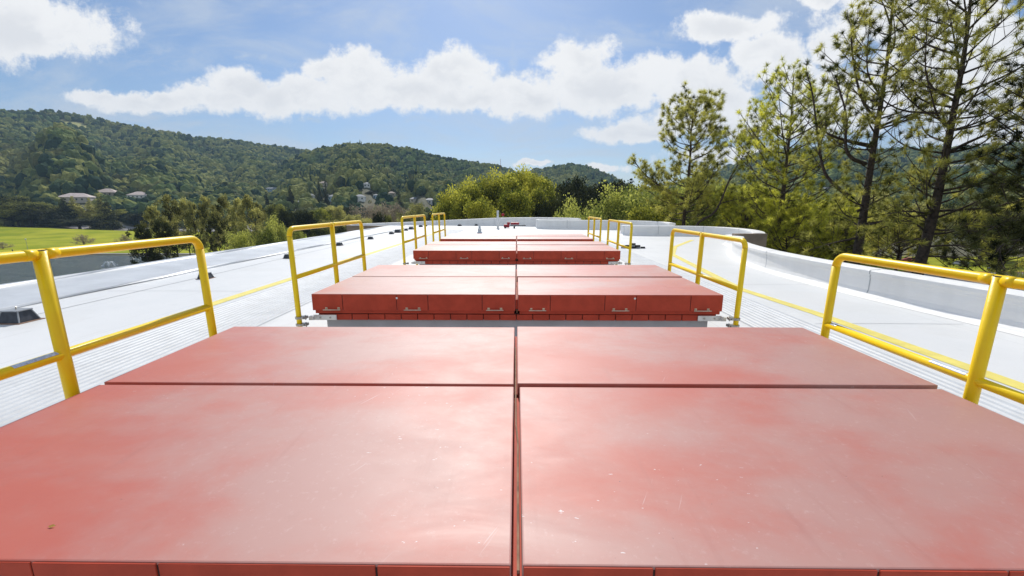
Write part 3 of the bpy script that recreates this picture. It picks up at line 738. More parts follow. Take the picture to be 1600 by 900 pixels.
# red hose reel trolley by the far wall
p = gp(797, 356.8); t = empty('hose_trolley', p); tag(t, 'low dark red trolley with a coiled hose against the far parapet', 'trolley')
bm = bmesh.new(); box(bm, -.52, -.05, -.15, .15, .06, .34, .03); box(bm, -.25, .0, -.14, .14, .34, .52, .02); build('body', bm, 'red_plastic', t)
bm = bmesh.new(); box(bm, .05, .75, -.12, .12, .30, .50, .05); build('drum', bm, 'red_plastic', t)
bm = bmesh.new(); tube(bm, [(.0, 0, .22), (1.25, 0, .24)], .03, 8); box(bm, 1.0, 1.3, -.05, .05, .2, .26); build('handle', bm, 'black_rubber', t)
for x in (-.4, .35):
    bm = bmesh.new(); tube(bm, [(x, -.17, .09), (x, .17, .09)], .085, 12); build('wheel', bm, 'black_rubber', t)
p = at(786, 340, 43.5); t = empty('warning_lamp', (p.x, 43.3, -.2)); tag(t, 'small red lamp on a stalk just over the far parapet', 'lamp')
bm = bmesh.new(); tube(bm, [(0, 0, 0), (0, 0, 1.05)], .03, 8); build('stalk', bm, 'steel', t)
bm = bmesh.new(); lathe(bm, [(.1, 1.0), (.16, 1.08), (.15, 1.22), (.06, 1.3)], 12); build('lens', bm, 'red_plastic', t)
# pile of black rubber blocks on the right
random.seed(3); p = gp(989, 388); t = empty('block_pile', p); tag(t, 'small heap of black and grey rubber blocks right of the third right railing', 'blocks')
for k in range(9):
    bm = bmesh.new(); box(bm, -.1, .1, -.06, .06, 0, .07, .008); bmesh.ops.rotate(bm, verts=bm.verts, cent=(0, 0, 0), matrix=Matrix.Rotation(random.uniform(-.6, .6), 3, 'Z'))
    lv = 0 if k < 5 else (1 if k < 8 else 2)
    bmesh.ops.translate(bm, verts=bm.verts, vec=((-.42 + .21 * k) if lv == 0 else (-.25 + .22 * (k - 5)) if lv == 1 else 0.0, random.uniform(-.05, .05), .004 + lv * .073)); build('block', bm, 'black_rubber' if k % 3 else 'box_grey', t)

# ------------------------------------------------------------------ vegetation builders
def blades_mesh(name, base, direc, length, width, tint, rng, leaf=False):
    """one thin pointed face per needle; or a four-point leaf"""
    n = len(base); d = direc / np.linalg.norm(direc, axis=1)[:, None]
    r_ = rng.normal(size=(n, 3)); s = np.cross(d, r_); s /= np.linalg.norm(s, axis=1)[:, None] + 1e-9
    L = length[:, None]; W = width[:, None]
    if leaf:
        co = np.stack([base - s * 0, base + d * L * .5 + s * W, base + d * L, base + d * L * .5 - s * W], 1).reshape(-1, 3); f = np.arange(n * 4).reshape(-1, 4)
    else:
        co = np.stack([base - s * W, base + s * W, base + d * L], 1).reshape(-1, 3); f = np.arange(n * 3).reshape(-1, 3)
    me = bpy.data.meshes.new(name); np_mesh(me, co, f)
    a = me.attributes.new('tint', 'FLOAT', 'FACE'); a.data.foreach_set('value', tint.astype(np.float32))
    return me
def lobe_leaves(rng, lobes, per, size, name='crown'):
    """leaf clumps through the volume of many small lobes"""
    B, Dr, Ln, Tn = [], [], [], []
    for (c, r, sq) in lobes:
        k = max(8, int(per * r * r)); v = rng.normal(size=(k, 3)); v /= np.linalg.norm(v, axis=1)[:, None]
        rad = r * (rng.random(k) ** .28) * (1 + .22 * rng.normal(size=k)); p = v * rad[:, None]; p[:, 2] *= sq
        B.append(p + np.array(c)); Dr.append(v * .45 + rng.normal(size=(k, 3))); Ln.append(size * (.6 + .8 * rng.random(k)))
        Tn.append(np.clip(rng.normal(.5, .28) + rng.normal(0, .14, k), 0, 1))
    B = np.concatenate(B); Ln = np.concatenate(Ln)
    return blades_mesh(name, B, np.concatenate(Dr), Ln, Ln * .42, np.concatenate(Tn), rng, True)
def trunk_mesh(paths, seg=8):
    bm = bmesh.new()
    for pts, r0, r1 in paths:
        P = catmull(pts, 4) if len(pts) > 2 else [Vector(p) for p in pts]; n = len(P)
        tube(bm, P, [r0 + (r1 - r0) * k / (n - 1) for k in range(n)], seg)
    me = bpy.data.meshes.new('trunk'); bm.to_mesh(me); bm.free(); me.polygons.foreach_set('use_smooth', [True] * len(me.polygons)); return me
def broadleaf_proto(seed, H, Wd, m, barkm='bark', dens=30, size=.42, low=.22, nl=60, sq=.8, weep=False):
    rng = np.random.default_rng(seed); lobes = []; paths = [([(0, 0, 0), (.1 * rng.normal(), .1 * rng.normal(), H * .3), (.2 * rng.normal(), .2 * rng.normal(), H * .55)], H * .028, H * .014)]
    cz = H * (1 + low) / 2; hz = H * (1 - low) / 2
    # a handful of big masses, each carrying many small lobes, for an uneven outline with gaps
    big = []
    for k in range(8):
        a = k * 2.4 + rng.random(); e = -.6 + 1.55 * (k / 7)
        big.append(np.array([math.cos(a) * math.cos(e) * Wd * .30, math.sin(a) * math.cos(e) * Wd * .30, cz + math.sin(e) * hz * .56 * (1 + .25 * rng.normal())]))
    for c in big:
        paths.append(([(0, 0, H * .25), tuple((c * .5 + np.array([0, 0, H * .2]))), tuple(c)], H * .012, H * .004))
    for k in range(nl):
        c = big[k % 8]; v = rng.normal(size=3); v /= np.linalg.norm(v); rr_ = Wd * .20 * (.5 + .6 * rng.random())
        p = c + v * rr_ * np.array([1, 1, .8]); r = Wd * (.06 + .055 * rng.random())
        if weep and v[2] < 0: p[2] -= r
        lobes.append((p, r, 1.7 if weep else sq))
    return trunk_mesh(paths, 6), lobe_leaves(rng, lobes, dens, size), m, barkm
def conifer_proto(seed, H, Wd, m):
    rng = np.random.default_rng(seed); lobes = []; tiers = 15
    for k in range(tiers):
        t_ = k / (tiers - 1); z = H * (.10 + .88 * t_); rad = Wd * .5 * (1 - t_) ** .85 + .2
        nn = max(2, int(9 * (1 - t_) + 1))
        for q_ in range(nn):
            a = rng.random() * 6.28; rr_ = rad * (.55 + .4 * rng.random()); lobes.append((np.array([math.cos(a) * rr_, math.sin(a) * rr_, z - rr_ * .12]), .35 + rad * .34, .5))
        lobes.append((np.array([0, 0, z]), .3 + rad * .35, .7))
    return trunk_mesh([([(0, 0, 0), (0, 0, H * .5), (0, 0, H * .97)], H * .02, .04)], 6), lobe_leaves(rng, lobes, 46, .5), m, 'bark'
def grove_pine_proto(seed, H, Wd, m):
    rng = np.random.default_rng(seed); lobes = []; top = np.array([rng.normal() * .6, rng.normal() * .6, H * .95])
    paths = [([(0, 0, 0), (rng.normal() * .3, 0, H * .4), tuple(top)], H * .018, .06)]
    for k in range(24):
        t_ = .38 + .60 * k / 23; z = H * t_; rad = Wd * .5 * math.sin(min(1, (1.04 - t_) / .50) * math.pi / 2) * (.5 + .65 * rng.random()) + .2; a = k * 2.4 + rng.random()
        e = np.array([math.cos(a) * rad, math.sin(a) * rad, z + rad * .25]); paths.append(([(0, 0, z - .6), tuple(e * .55 + np.array([0, 0, z * .45])), tuple(e)], .07, .03))
        for q_ in range(3):
            lobes.append((e + rng.normal(size=3) * rad * .26, .50 + .55 * rng.random(), .7))
    return trunk_mesh(paths, 6), lobe_leaves(rng, lobes, 170, .30), m, 'bark'
def bare_proto(seed, H, Wd):
    rng = np.random.default_rng(seed); paths = [([(0, 0, 0), (0, 0, H * .3)], H * .02, H * .015)]; lobes = []
    for k in range(26):
        a = k * 2.4; e = .25 + 1.2 * rng.random(); L = H * .62 * (.7 + .4 * rng.random())
        d = np.array([math.cos(a) * math.cos(e) * Wd / H, math.sin(a) * math.cos(e) * Wd / H, math.sin(e)]) * L; b0 = np.array([0, 0, H * (.15 + .15 * rng.random())])
        paths.append(([tuple(b0), tuple(b0 + d * .5 + rng.normal(size=3) * .2), tuple(b0 + d)], H * .008, .02)); lobes.append((b0 + d * .85, Wd * .12, .9)); lobes.append((b0 + d * .6, Wd * .1, .9))
    return trunk_mesh(paths, 5), lobe_leaves(rng, lobes, 28, .34), 'leaf_brown', 'twig_brown'
def tree_obj(proto_, name, label, cat, base, s=(1, 1, 1), rz=0.0, group=None, m=None):
    tr, cr, mm, bk = proto_
    t = empty(name, base, rz); t.scale = s; tag(t, label, cat, group)
    for nm_, me_, mt in (('trunk', tr, bk), ('crown', cr, m or mm)):
        o = bpy.data.objects.new(nm_, me_); col.objects.link(o); o.parent = t
        if not me_.materials: me_.materials.append(M[mt])
        if m and nm_ == 'crown' and m != mm:
            o.material_slots[0].link = 'OBJECT'; o.material_slots[0].material = M[m]
    return t
PROTO = {
    'oak': [broadleaf_proto(s, 17, 13, 'leaf_oak', nl=140, dens=64, low=.14, size=.36) for s in (1, 2, 3)],
    'willow': [broadleaf_proto(s, 17, 12, 'leaf_willow', nl=170, dens=80, size=.32, low=.12, weep=True) for s in (11, 12)],
    'bright': [broadleaf_proto(s, 22, 17, 'leaf_bright', nl=200, dens=80, size=.34, low=.10) for s in (21, 22, 23)],
    'conifer': [conifer_proto(s, 18, 9, 'leaf_dark') for s in (31, 32)],
    'pine': [grove_pine_proto(s, 17, 7.5, 'leaf_olive') for s in (41, 42, 43)],
    'bare': [bare_proto(s, 10, 9) for s in (51, 52)],
}
PH = {'oak': (12, 13), 'willow': (12, 11), 'bright': (14, 15), 'conifer': (18, 9), 'pine': (17, 7.5), 'bare': (10, 9)}
rngp = random.Random(5)
def place(kind, px, ytop, wpx, Y, name, label, cat, m=None, group=None, gz=None):
    top = at(px, ytop, Y); x = top.x; g = float(tz(x, Y)) if gz is None else gz
    H = max(2.0, top.z - g); wd = wpx / FPX * Y; v = rngp.randrange(len(PROTO[kind])); cm = PROTO[kind][v][1]
    if 'h0' not in cm:
        a_ = np.empty(len(cm.vertices) * 3, np.float32); cm.vertices.foreach_get('co', a_); a_ = a_.reshape(-1, 3)
        cm['h0'] = float(np.percentile(a_[:, 2], 99)); cm['w0'] = float(2 * np.percentile(np.hypot(a_[:, 0], a_[:, 1]), 95))
    h0, w0 = cm['h0'], cm['w0']
    return tree_obj(PROTO[kind][v], name, label, cat, (x, Y, g - .2), (wd / w0, wd / w0 * rngp.uniform(.9, 1.1), H / h0), rngp.uniform(0, 6.28), group, m)
ORD = ['first', 'second', 'third', 'fourth', 'fifth', 'sixth', 'seventh', 'eighth', 'ninth', 'tenth', 'eleventh', 'twelfth', 'thirteenth', 'fourteenth', 'fifteenth', 'sixteenth']
def row(items, text, name, cat, group):
    for k, it in enumerate(sorted(items, key=lambda q: q[1])):
        kind, px, yt, wp, Y = it[:5]; m = it[5] if len(it) > 5 else None
        place(kind, px, yt, wp, Y, name, '%s from the left %s' % (ORD[k], text), cat, m, group)
# dark trees behind the lawn
row([('oak', 8, 306, 60, 300, 'leaf_oak'), ('oak', -35, 310, 70, 300, 'leaf_oak'), ('oak', 42, 316, 70, 292, 'leaf_oak'), ('oak', 60, 328, 46, 288, 'leaf_dark'), ('oak', 24, 330, 44, 290, 'leaf_dark'),
     ('oak', 122, 342, 58, 284, 'leaf_dark'), ('oak', 172, 327, 40, 330, 'leaf_oak'), ('oak', 198, 326, 44, 345, 'leaf_olive'), ('oak', 216, 334, 34, 330, 'leaf_dark'), ('oak', 238, 330, 34, 335, 'leaf_oak')],
    'of the round dark trees behind the lawn', 'oak_tree', 'tree', 'round trees behind the lawn')
row([('conifer', 83, 330, 30, 287), ('conifer', 98, 314, 30, 300), ('conifer', 113, 312, 28, 305, 'leaf_olive'), ('conifer', 139, 314, 24, 310, 'leaf_olive'), ('conifer', 155, 310, 28, 300, 'leaf_olive'), ('conifer', 166, 318, 28, 302)],
    'of the upright conifers behind the lawn', 'conifer_tree', 'conifer', 'conifers behind the lawn')
row([('bare', 128, 366, 30, 185), ('bare', 193, 366, 26, 178), ('bare', 2, 378, 26, 170)], 'of the bare twiggy bushes on the lawn', 'bare_bush', 'bush', 'bare bushes on the lawn')
# pine clump by the lake
row([('pine', 236, 322, 46, 88), ('pine', 262, 306, 50, 96), ('pine', 284, 312, 40, 104), ('pine', 300, 316, 40, 92), ('pine', 322, 308, 46, 98), ('pine', 346, 307, 46, 106),
     ('pine', 368, 311, 40, 96), ('pine', 385, 306, 48, 92), ('pine', 404, 318, 40, 100), ('pine', 334, 330, 40, 84)],
    'of the tall pines in the clump by the lake', 'pine_tree', 'pine', 'pines by the lake')
row([('pine', 222, 352, 60, 72, 'leaf_dark'), ('pine', 250, 345, 50, 76, 'leaf_dark')], 'of the low dark spreading pines at the lake edge', 'spreading_pine', 'pine', 'low pines at the lake edge')
row([('willow', 414, 352, 46, 86), ('willow', 432, 342, 34, 98), ('willow', 372, 362, 40, 80), ('willow', 452, 356, 36, 110)], 'of the pale leafy shrubs right of the lake pines', 'leafy_shrub', 'shrub', 'pale shrubs by the lake')
row([('oak', 432, 320, 34, 165, 'leaf_oak'), ('oak', 446, 328, 28, 150), ('oak', 462, 330, 26, 165, 'leaf_dark'), ('oak', 478, 330, 30, 150), ('oak', 500, 326, 30, 230, 'leaf_bright'),
     ('oak', 520, 322, 36, 240, 'leaf_olive'), ('oak', 536, 324, 28, 260, 'leaf_dark'), ('oak', 548, 336, 34, 190, 'leaf_olive'), ('oak', 516, 344, 40, 170, 'leaf_olive'), ('oak', 568, 342, 30, 160, 'leaf_olive'), ('oak', 500, 354, 34, 140, 'leaf_oak'), ('oak', 538, 354, 30, 130, 'leaf_dark')],
    'of the mixed green trees behind the second left railing', 'oak_tree', 'tree', 'mixed trees beyond the left rim')
row([('oak', 589, 333, 22, 120, 'leaf_dark'), ('oak', 607, 337, 16, 125, 'leaf_oak')], 'of the round clipped looking dark bushes beyond the roof rim', 'round_bush', 'bush', 'round bushes beyond the rim')
row([('bare', 556, 322, 36, 260), ('bare', 578, 318, 40, 270), ('bare', 600, 318, 40, 255), ('bare', 620, 317, 36, 265), ('bare', 640, 326, 34, 250)], 'of the leafless brown trees beyond the roof rim', 'bare_tree', 'tree', 'leafless trees beyond the rim')
row([('willow', 650, 318, 28, 240, 'leaf_olive'), ('willow', 632, 332, 30, 200, 'leaf_olive'), ('oak', 690, 322, 26, 170, 'leaf_olive'), ('oak', 676, 332, 24, 150, 'leaf_dark')], 'of the olive trees left of the big green oaks', 'olive_green_tree', 'tree', 'olive trees near the far parapet')
# bright green mass behind the far parapet
row([('bright', 722, 304, 90, 88), ('bright', 752, 290, 96, 96), ('bright', 788, 279, 100, 100), ('bright', 822, 270, 96, 104), ('bright', 846, 292, 84, 92), ('bright', 796, 302, 96, 80), ('bright', 738, 316, 90, 76)],
    'of the big yellow green oaks behind the far parapet', 'green_oak', 'tree', 'yellow green oaks behind the far parapet')
row([('oak', 876, 286, 66, 120, 'leaf_dark'), ('oak', 904, 284, 66, 125, 'leaf_dark'), ('oak', 934, 290, 60, 128, 'leaf_dark'), ('oak', 958, 286, 64, 122, 'leaf_dark'), ('oak', 990, 288, 70, 118, 'leaf_dark'), ('oak', 862, 310, 60, 84, 'leaf_oak'), ('oak', 906, 312, 66, 84, 'leaf_oak')],
    'of the dark evergreen oaks in the middle distance', 'dark_oak', 'tree', 'dark oaks in the middle distance')
row([('willow', 884, 320, 64, 70), ('willow', 950, 302, 100, 76), ('willow', 990, 306, 90, 72), ('willow', 1018, 294, 110, 84), ('willow', 1056, 290, 110, 76), ('bright', 1100, 292, 110, 66, 'leaf_willow'), ('willow', 1142, 288, 110, 72), ('bright', 1190, 298, 100, 64), ('bright', 1026, 316, 100, 60), ('willow', 912, 332, 70, 58)],
    'of the light green willows behind the far parapet', 'willow_tree', 'willow', 'light willows behind the parapet')
row([('bright', 1226, 330, 90, 40), ('bright', 1290, 338, 90, 42), ('oak', 1350, 300, 90, 130, 'leaf_olive'), ('oak', 1420, 318, 100, 120, 'leaf_olive'), ('oak', 1490, 320, 90, 140, 'leaf_oak'), ('oak', 1550, 322, 90, 140, 'leaf_dark'), ('oak', 1640, 318, 110, 130, 'leaf_oak'), ('oak', 1330, 360, 60, 70, 'leaf_bright')],
    'of the leafy trees beyond the right parapet', 'leafy_tree', 'tree', 'leafy trees beyond the right parapet')
# dark spires and the grove on the ridges
row([('conifer', 453, 296, 16, 380, 'leaf_dark'), ('conifer', 416, 306, 14, 400, 'leaf_dark'), ('conifer', 498, 288, 12, 420, 'leaf_dark'), ('conifer', 508, 289, 11, 430, 'leaf_dark'), ('conifer', 578, 302, 14, 420, 'leaf_dark'), ('conifer', 622, 300, 14, 420, 'leaf_dark'), ('conifer', 198, 308, 12, 520, 'leaf_dark')],
    'of the dark conifer spires among the far houses', 'conifer_tree', 'conifer', 'conifer spires among the houses')

# ------------------------------------------------------------------ near pines with long needles
def pine(name, label, trunk, crown, limbs, m, seed, r0, tufts_per=10, needle=.24, nper=50, z0=None, droop=0.0, nbr=60):
    """trunk: list of world points; crown: list of (t, radius) along the trunk; limbs: explicit limb paths (list of points, radius)"""
    trunk = [Vector(p) for p in trunk]; rng = np.random.default_rng(seed); T = catmull(trunk, 10); n = len(T)
    base = Vector(trunk[0]); t = empty(name, base); tag(t, label, 'pine')
    paths = [([tuple(p - base) for p in trunk], r0, r0 * .12)]
    tc_, td_ = [], []      # tuft centres and directions
    def limb(P, r, sub=True, tstart=.25, density=1.0):
        C = catmull(P, 6); paths.append(([tuple(Vector(p) - base) for p in P], r, max(.008, r * .22)))
        L = sum((C[k + 1] - C[k]).length for k in range(len(C) - 1)); ns = max(2, int(L * 2.5 * density))
        for k in range(ns):
            tt = tstart + (1 - tstart) * (k + rng.random()) / ns; idx = min(len(C) - 2, int(tt * (len(C) - 1))); p = C[idx]; d = (C[idx + 1] - C[idx]).normalized()
            sd_ = Vector(rng.normal(size=3)); sd_ = (sd_ - d * sd_.dot(d)).normalized(); dd = (d * .8 + sd_ * .95 + Vector((0, 0, .38 - droop))).normalized()
            ln = min(1.5, .28 + (.55 * L) * (1 - tt) * .55 + .35 * rng.random())
            q1_ = p + dd * ln * .5; q2_ = p + dd * ln + Vector((0, 0, .14 * ln))
            paths.append(([tuple(p - base), tuple(q1_ - base), tuple(q2_ - base)], max(.009, r * .22), .006))
            nt2 = max(1, int(ln * 2.6))
            for z_ in range(nt2):
                f = 1 - z_ * .26; tc_.append(p.lerp(q2_, max(.35, f)) + Vector(rng.normal(size=3)) * .07); td_.append((dd + Vector((0, 0, .35)) + Vector(rng.normal(size=3)) * .25).normalized())
        tc_.append(C[-1]); td_.append((C[-1] - C[-2]).normalized())
    for k in range(nbr):
        tt = crown[0][0] + (crown[-1][0] - crown[0][0]) * (k + rng.random()) / nbr; idx = min(n - 2, int(tt * (n - 1))); p = T[idx]
        rad = float(np.interp(tt, [c[0] for c in crown], [c[1] for c in crown])) * (.6 + .5 * rng.random()); a = k * 2.399 + rng.normal() * .3
        up = .25 + .5 * tt + rng.normal() * .12 - droop
        d = Vector((math.cos(a), math.sin(a), up)); e = p + d * rad; mid_ = p + d * rad * .5 + Vector((rng.normal() * .12, rng.normal() * .12, -.07 * rad + rng.normal() * .08))
        limb([p, mid_, e + Vector((0, 0, .12 * rad))], max(.014, r0 * .17 * (1.15 - tt) + .010 * rad))
    for P, r in limbs: limb([Vector(p) for p in P], r, tstart=.3, density=1.5)
    tc_.append(T[-1]); td_.append(Vector((0, 0, 1)))
    Cn = np.array([tuple(c - base) for c in tc_]); Dn = np.array([tuple(d) for d in td_]); K = len(Cn)
    B = np.repeat(Cn, nper, 0); Dd = np.repeat(Dn, nper, 0)
    along = rng.random(len(B)) - .5
    B = B + Dd * along[:, None] * .12
    v = rng.normal(size=B.shape); v /= np.linalg.norm(v, axis=1)[:, None]; Dv = v + Dd * .55
    Ln = needle * (.7 + .5 * rng.random(len(B))); tint = np.clip(np.repeat(rng.normal(.5, .34, K), nper) + rng.normal(0, .12, len(B)), 0, 1)
    me = blades_mesh('crown', B, Dv, Ln, np.full(len(B), .0095 * needle / .24), tint, rng)
    tm = trunk_mesh(paths, 7); link('trunk', tm, 'bark', t); link('crown', me, m, t)
    return t
def W(px, py, Y): return tuple(at(px, py, Y))
g = GZ
# big pine with the U-shaped fork
b0 = at(1340, 392, 18)
pine('pine_tree', 'tall dark trunked pine with a U shaped limb on its left side',
     [(b0.x - .3, 18, g), (b0.x - .1, 18, -4), W(1340, 392, 18), W(1350, 330, 18), W(1362, 250, 18), W(1375, 170, 18), W(1388, 80, 18), W(1400, -60, 18)],
     [(.34, 1.3), (.42, 1.5), (.50, .7), (.58, .9), (.66, 2.2), (.80, 2.6), (.92, 2.0), (1.0, .9)],
     [([W(1360, 228, 18), W(1332, 222, 17.8), W(1300, 212, 17.4), W(1275, 195, 17)], .09), ([W(1352, 256, 18), W(1330, 246, 17.6), W(1321, 225, 17.4), W(1322, 180, 17.2), W(1306, 120, 17)], .085),
      ([W(1325, 306, 18), W(1300, 285, 18.4), W(1286, 262, 18.4), W(1278, 215, 18.2), W(1270, 150, 18), W(1262, 118, 18)], .08),
      ([W(1370, 200, 18), W(1420, 180, 18), W(1470, 172, 18)], .06), ([W(1372, 190, 18), W(1345, 150, 18), W(1330, 60, 18), W(1345, 20, 18)], .06),
      ([W(1340, 330, 18), W(1400, 300, 18), W(1440, 290, 18.5)], .05), ([W(1338, 372, 18), W(1300, 380, 17), W(1260, 392, 16.5)], .045),
      ([W(1345, 350, 18), W(1400, 345, 17.5), W(1440, 350, 17)], .045)], 'needle_mid', 7, .23, nbr=54, nper=60)
b0 = at(1440, 405, 16)
pine('pine_tree', 'tall straight trunked pine near the right edge, crown cut off above',
     [(b0.x - .5, 16, g), (b0.x - .2, 16, -4), W(1440, 405, 16), W(1462, 320, 16), W(1478, 240, 16), W(1495, 150, 16), W(1510, 60, 16), W(1525, -80, 16)],
     [(.34, 1.6), (.42, 1.9), (.50, 1.5), (.60, 2.4), (.68, 2.8), (.80, 3.0), (.92, 2.4), (1.0, 1.2)],
     [([W(1478, 240, 16), W(1530, 215, 16), W(1600, 190, 15.5)], .07), ([W(1485, 205, 16), W(1530, 190, 16), W(1570, 165, 16)], .05), ([W(1484, 200, 16), W(1465, 180, 16), W(1450, 130, 16)], .06),
      ([W(1465, 300, 16), W(1540, 285, 15), W(1610, 282, 14)], .055), ([W(1455, 335, 16), W(1420, 330, 15.5), W(1380, 335, 15)], .045), ([W(1458, 330, 16), W(1540, 325, 15.5), W(1600, 312, 15)], .05),
      ([W(1448, 385, 16), W(1500, 384, 15.2), W(1560, 400, 14.4)], .04), ([W(1444, 400, 16), W(1520, 405, 15), W(1580, 425, 14)], .035), ([W(1448, 372, 16), W(1400, 380, 15), W(1360, 402, 14.2)], .035)], 'needle_mid', 8, .24, nbr=60, needle=.23, nper=60)
b0 = at(1213, 375, 25)
pine('pine_tree', 'bright green pine on the left of the two tall ones, needles sunlit yellow green',
     [(b0.x, 25, g), (b0.x, 25, -4), W(1213, 375, 25), W(1222, 310, 25), W(1228, 260, 25), W(1236, 190, 25), W(1240, 118, 25)],
     [(.36, 2.6), (.50, 3.2), (.66, 3.6), (.80, 2.9), (.92, 1.7), (1.0, .5)],
     [([W(1216, 350, 25), W(1190, 318, 25), W(1178, 296, 25)], .06), ([W(1216, 355, 25), W(1250, 330, 25), W(1270, 300, 25)], .06), ([W(1216, 360, 25), W(1260, 345, 24), W(1300, 335, 24)], .05), ([W(1214, 365, 25), W(1240, 372, 23), W(1275, 380, 22)], .05)],
     'needle_bright', 9, .20, nbr=62, needle=.27)
b0 = at(1068, 350, 35)
pine('pine_tree', 'open crowned lone pine with bare gaps, standing left of the other near pines',
     [(b0.x, 35, g), (b0.x, 35, -4), W(1068, 350, 35), W(1072, 310, 35), W(1078, 250, 35), W(1080, 208, 35), W(1084, 166, 35)],
     [(.35, 2.6), (.42, 3.6), (.52, 3.8), (.60, 2.6), (.64, .8), (.69, .9), (.73, 2.9), (.86, 2.6), (.95, 1.7), (1.0, .6)],
     [([W(1070, 312, 35), W(1040, 296, 35), W(1010, 275, 35), W(988, 248, 35)], .11), ([W(1040, 297, 35), W(1022, 292, 34.6), W(1000, 268, 34.4)], .05), ([W(1078, 245, 35), W(1055, 236, 35), W(1036, 212, 35)], .06), ([W(1078, 252, 35), W(1110, 236, 35), W(1132, 208, 35)], .06), ([W(1074, 310, 35), W(1100, 290, 35), W(1125, 262, 35)], .08), ([W(1070, 316, 35), W(1046, 322, 35), W(1020, 318, 35)], .05)],
     'needle_mid', 10, .21, nbr=62, needle=.36, nper=62)
b0 = at(1100, 356, 31)
pine('pine_tree', 'thin leaning pine stem with tufted top beside the lone pine',
     [(b0.x - 1, 31, g), (b0.x - .8, 31, -4), W(1085, 358, 31), W(1118, 330, 31), W(1140, 280, 31), W(1160, 245, 31), W(1178, 206, 31)],
     [(.80, 1.3), (.84, 1.7), (.90, .6), (.96, .7), (1.0, .8)], [([W(1138, 285, 31), W(1152, 268, 31), W(1160, 262, 31)], .04), ([W(1125, 318, 31), W(1150, 312, 31), W(1175, 310, 31)], .04)], 'needle_mid', 12, .14, nbr=24, needle=.31)
b0 = at(1600, 400, 13)
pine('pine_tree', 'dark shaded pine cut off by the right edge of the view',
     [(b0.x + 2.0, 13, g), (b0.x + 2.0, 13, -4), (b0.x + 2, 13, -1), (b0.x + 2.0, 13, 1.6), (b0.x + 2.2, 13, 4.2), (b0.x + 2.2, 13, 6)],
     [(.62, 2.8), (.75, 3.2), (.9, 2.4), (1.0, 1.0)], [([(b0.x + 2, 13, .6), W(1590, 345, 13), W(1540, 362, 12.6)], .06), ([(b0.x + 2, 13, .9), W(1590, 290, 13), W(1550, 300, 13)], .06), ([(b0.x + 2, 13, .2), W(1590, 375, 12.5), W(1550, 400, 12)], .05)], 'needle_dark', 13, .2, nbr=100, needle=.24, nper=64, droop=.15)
b0 = at(1270, 400, 30)
pine('pine_tree', 'low bushy pine between the bright pine and the forked pine',
     [(b0.x, 30, g), (b0.x, 30, -6), W(1270, 400, 30), W(1275, 370, 30), W(1282, 338, 30)], [(.5, 2.8), (.7, 2.8), (.9, 2.2), (1.0, .8)], [], 'needle_bright', 14, .16, nbr=54, needle=.3)
b0 = at(1170, 400, 32)
pine('pine_tree', 'low bushy pine between the leaning stem and the bright pine',
     [(b0.x, 32, g), (b0.x, 32, -6), W(1170, 395, 32), W(1166, 350, 32), W(1160, 312, 32)], [(.5, 3.0), (.7, 3.0), (.9, 2.0), (1.0, .8)], [], 'needle_bright', 15, .15, nbr=50, needle=.3)
b0 = at(1400, 420, 22)
pine('pine_tree', 'low shaded pine between the two tallest trunks, showing under their crowns',
     [(b0.x, 22, g), (b0.x, 22, -6), W(1400, 420, 22), W(1405, 390, 22), W(1402, 355, 22)], [(.5, 2.0), (.7, 2.0), (.9, 1.4), (1.0, .6)], [], 'needle_mid', 16, .14, nbr=40, needle=.26)
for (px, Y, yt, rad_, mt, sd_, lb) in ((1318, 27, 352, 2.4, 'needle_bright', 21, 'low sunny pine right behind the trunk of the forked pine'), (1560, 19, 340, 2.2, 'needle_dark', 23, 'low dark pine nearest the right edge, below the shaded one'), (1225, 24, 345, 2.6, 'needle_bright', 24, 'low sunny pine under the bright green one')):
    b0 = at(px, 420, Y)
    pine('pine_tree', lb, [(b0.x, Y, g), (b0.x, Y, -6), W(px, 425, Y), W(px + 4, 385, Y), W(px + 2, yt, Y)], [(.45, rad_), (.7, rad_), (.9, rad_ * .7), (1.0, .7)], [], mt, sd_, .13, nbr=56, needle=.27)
# tufted ornamental grass at right edge
rng = np.random.default_rng(4); k = 260; p = at(1580, 432, 9.0)
bs = rng.normal(size=(k, 3)) * .04; dv = rng.normal(size=(k, 3)) * .6; dv[:, 2] = abs(dv[:, 2]) + .5
t = empty('ornamental_grass', (p.x + .25, p.y, p.z - .35)); tag(t, 'spiky pale green tuft showing over the right parapet', 'grass tuft')
link('leaves', blades_mesh('leaves', bs, dv, .45 + .25 * rng.random(k), np.full(k, .010), rng.random(k), rng), 'grass_blade', t)
bm = bmesh.new(); tube(bm, [(0, 0, GZ - p.z + .35), (0, 0, .02)], .05, 6); build('stem', bm, 'bark', t)

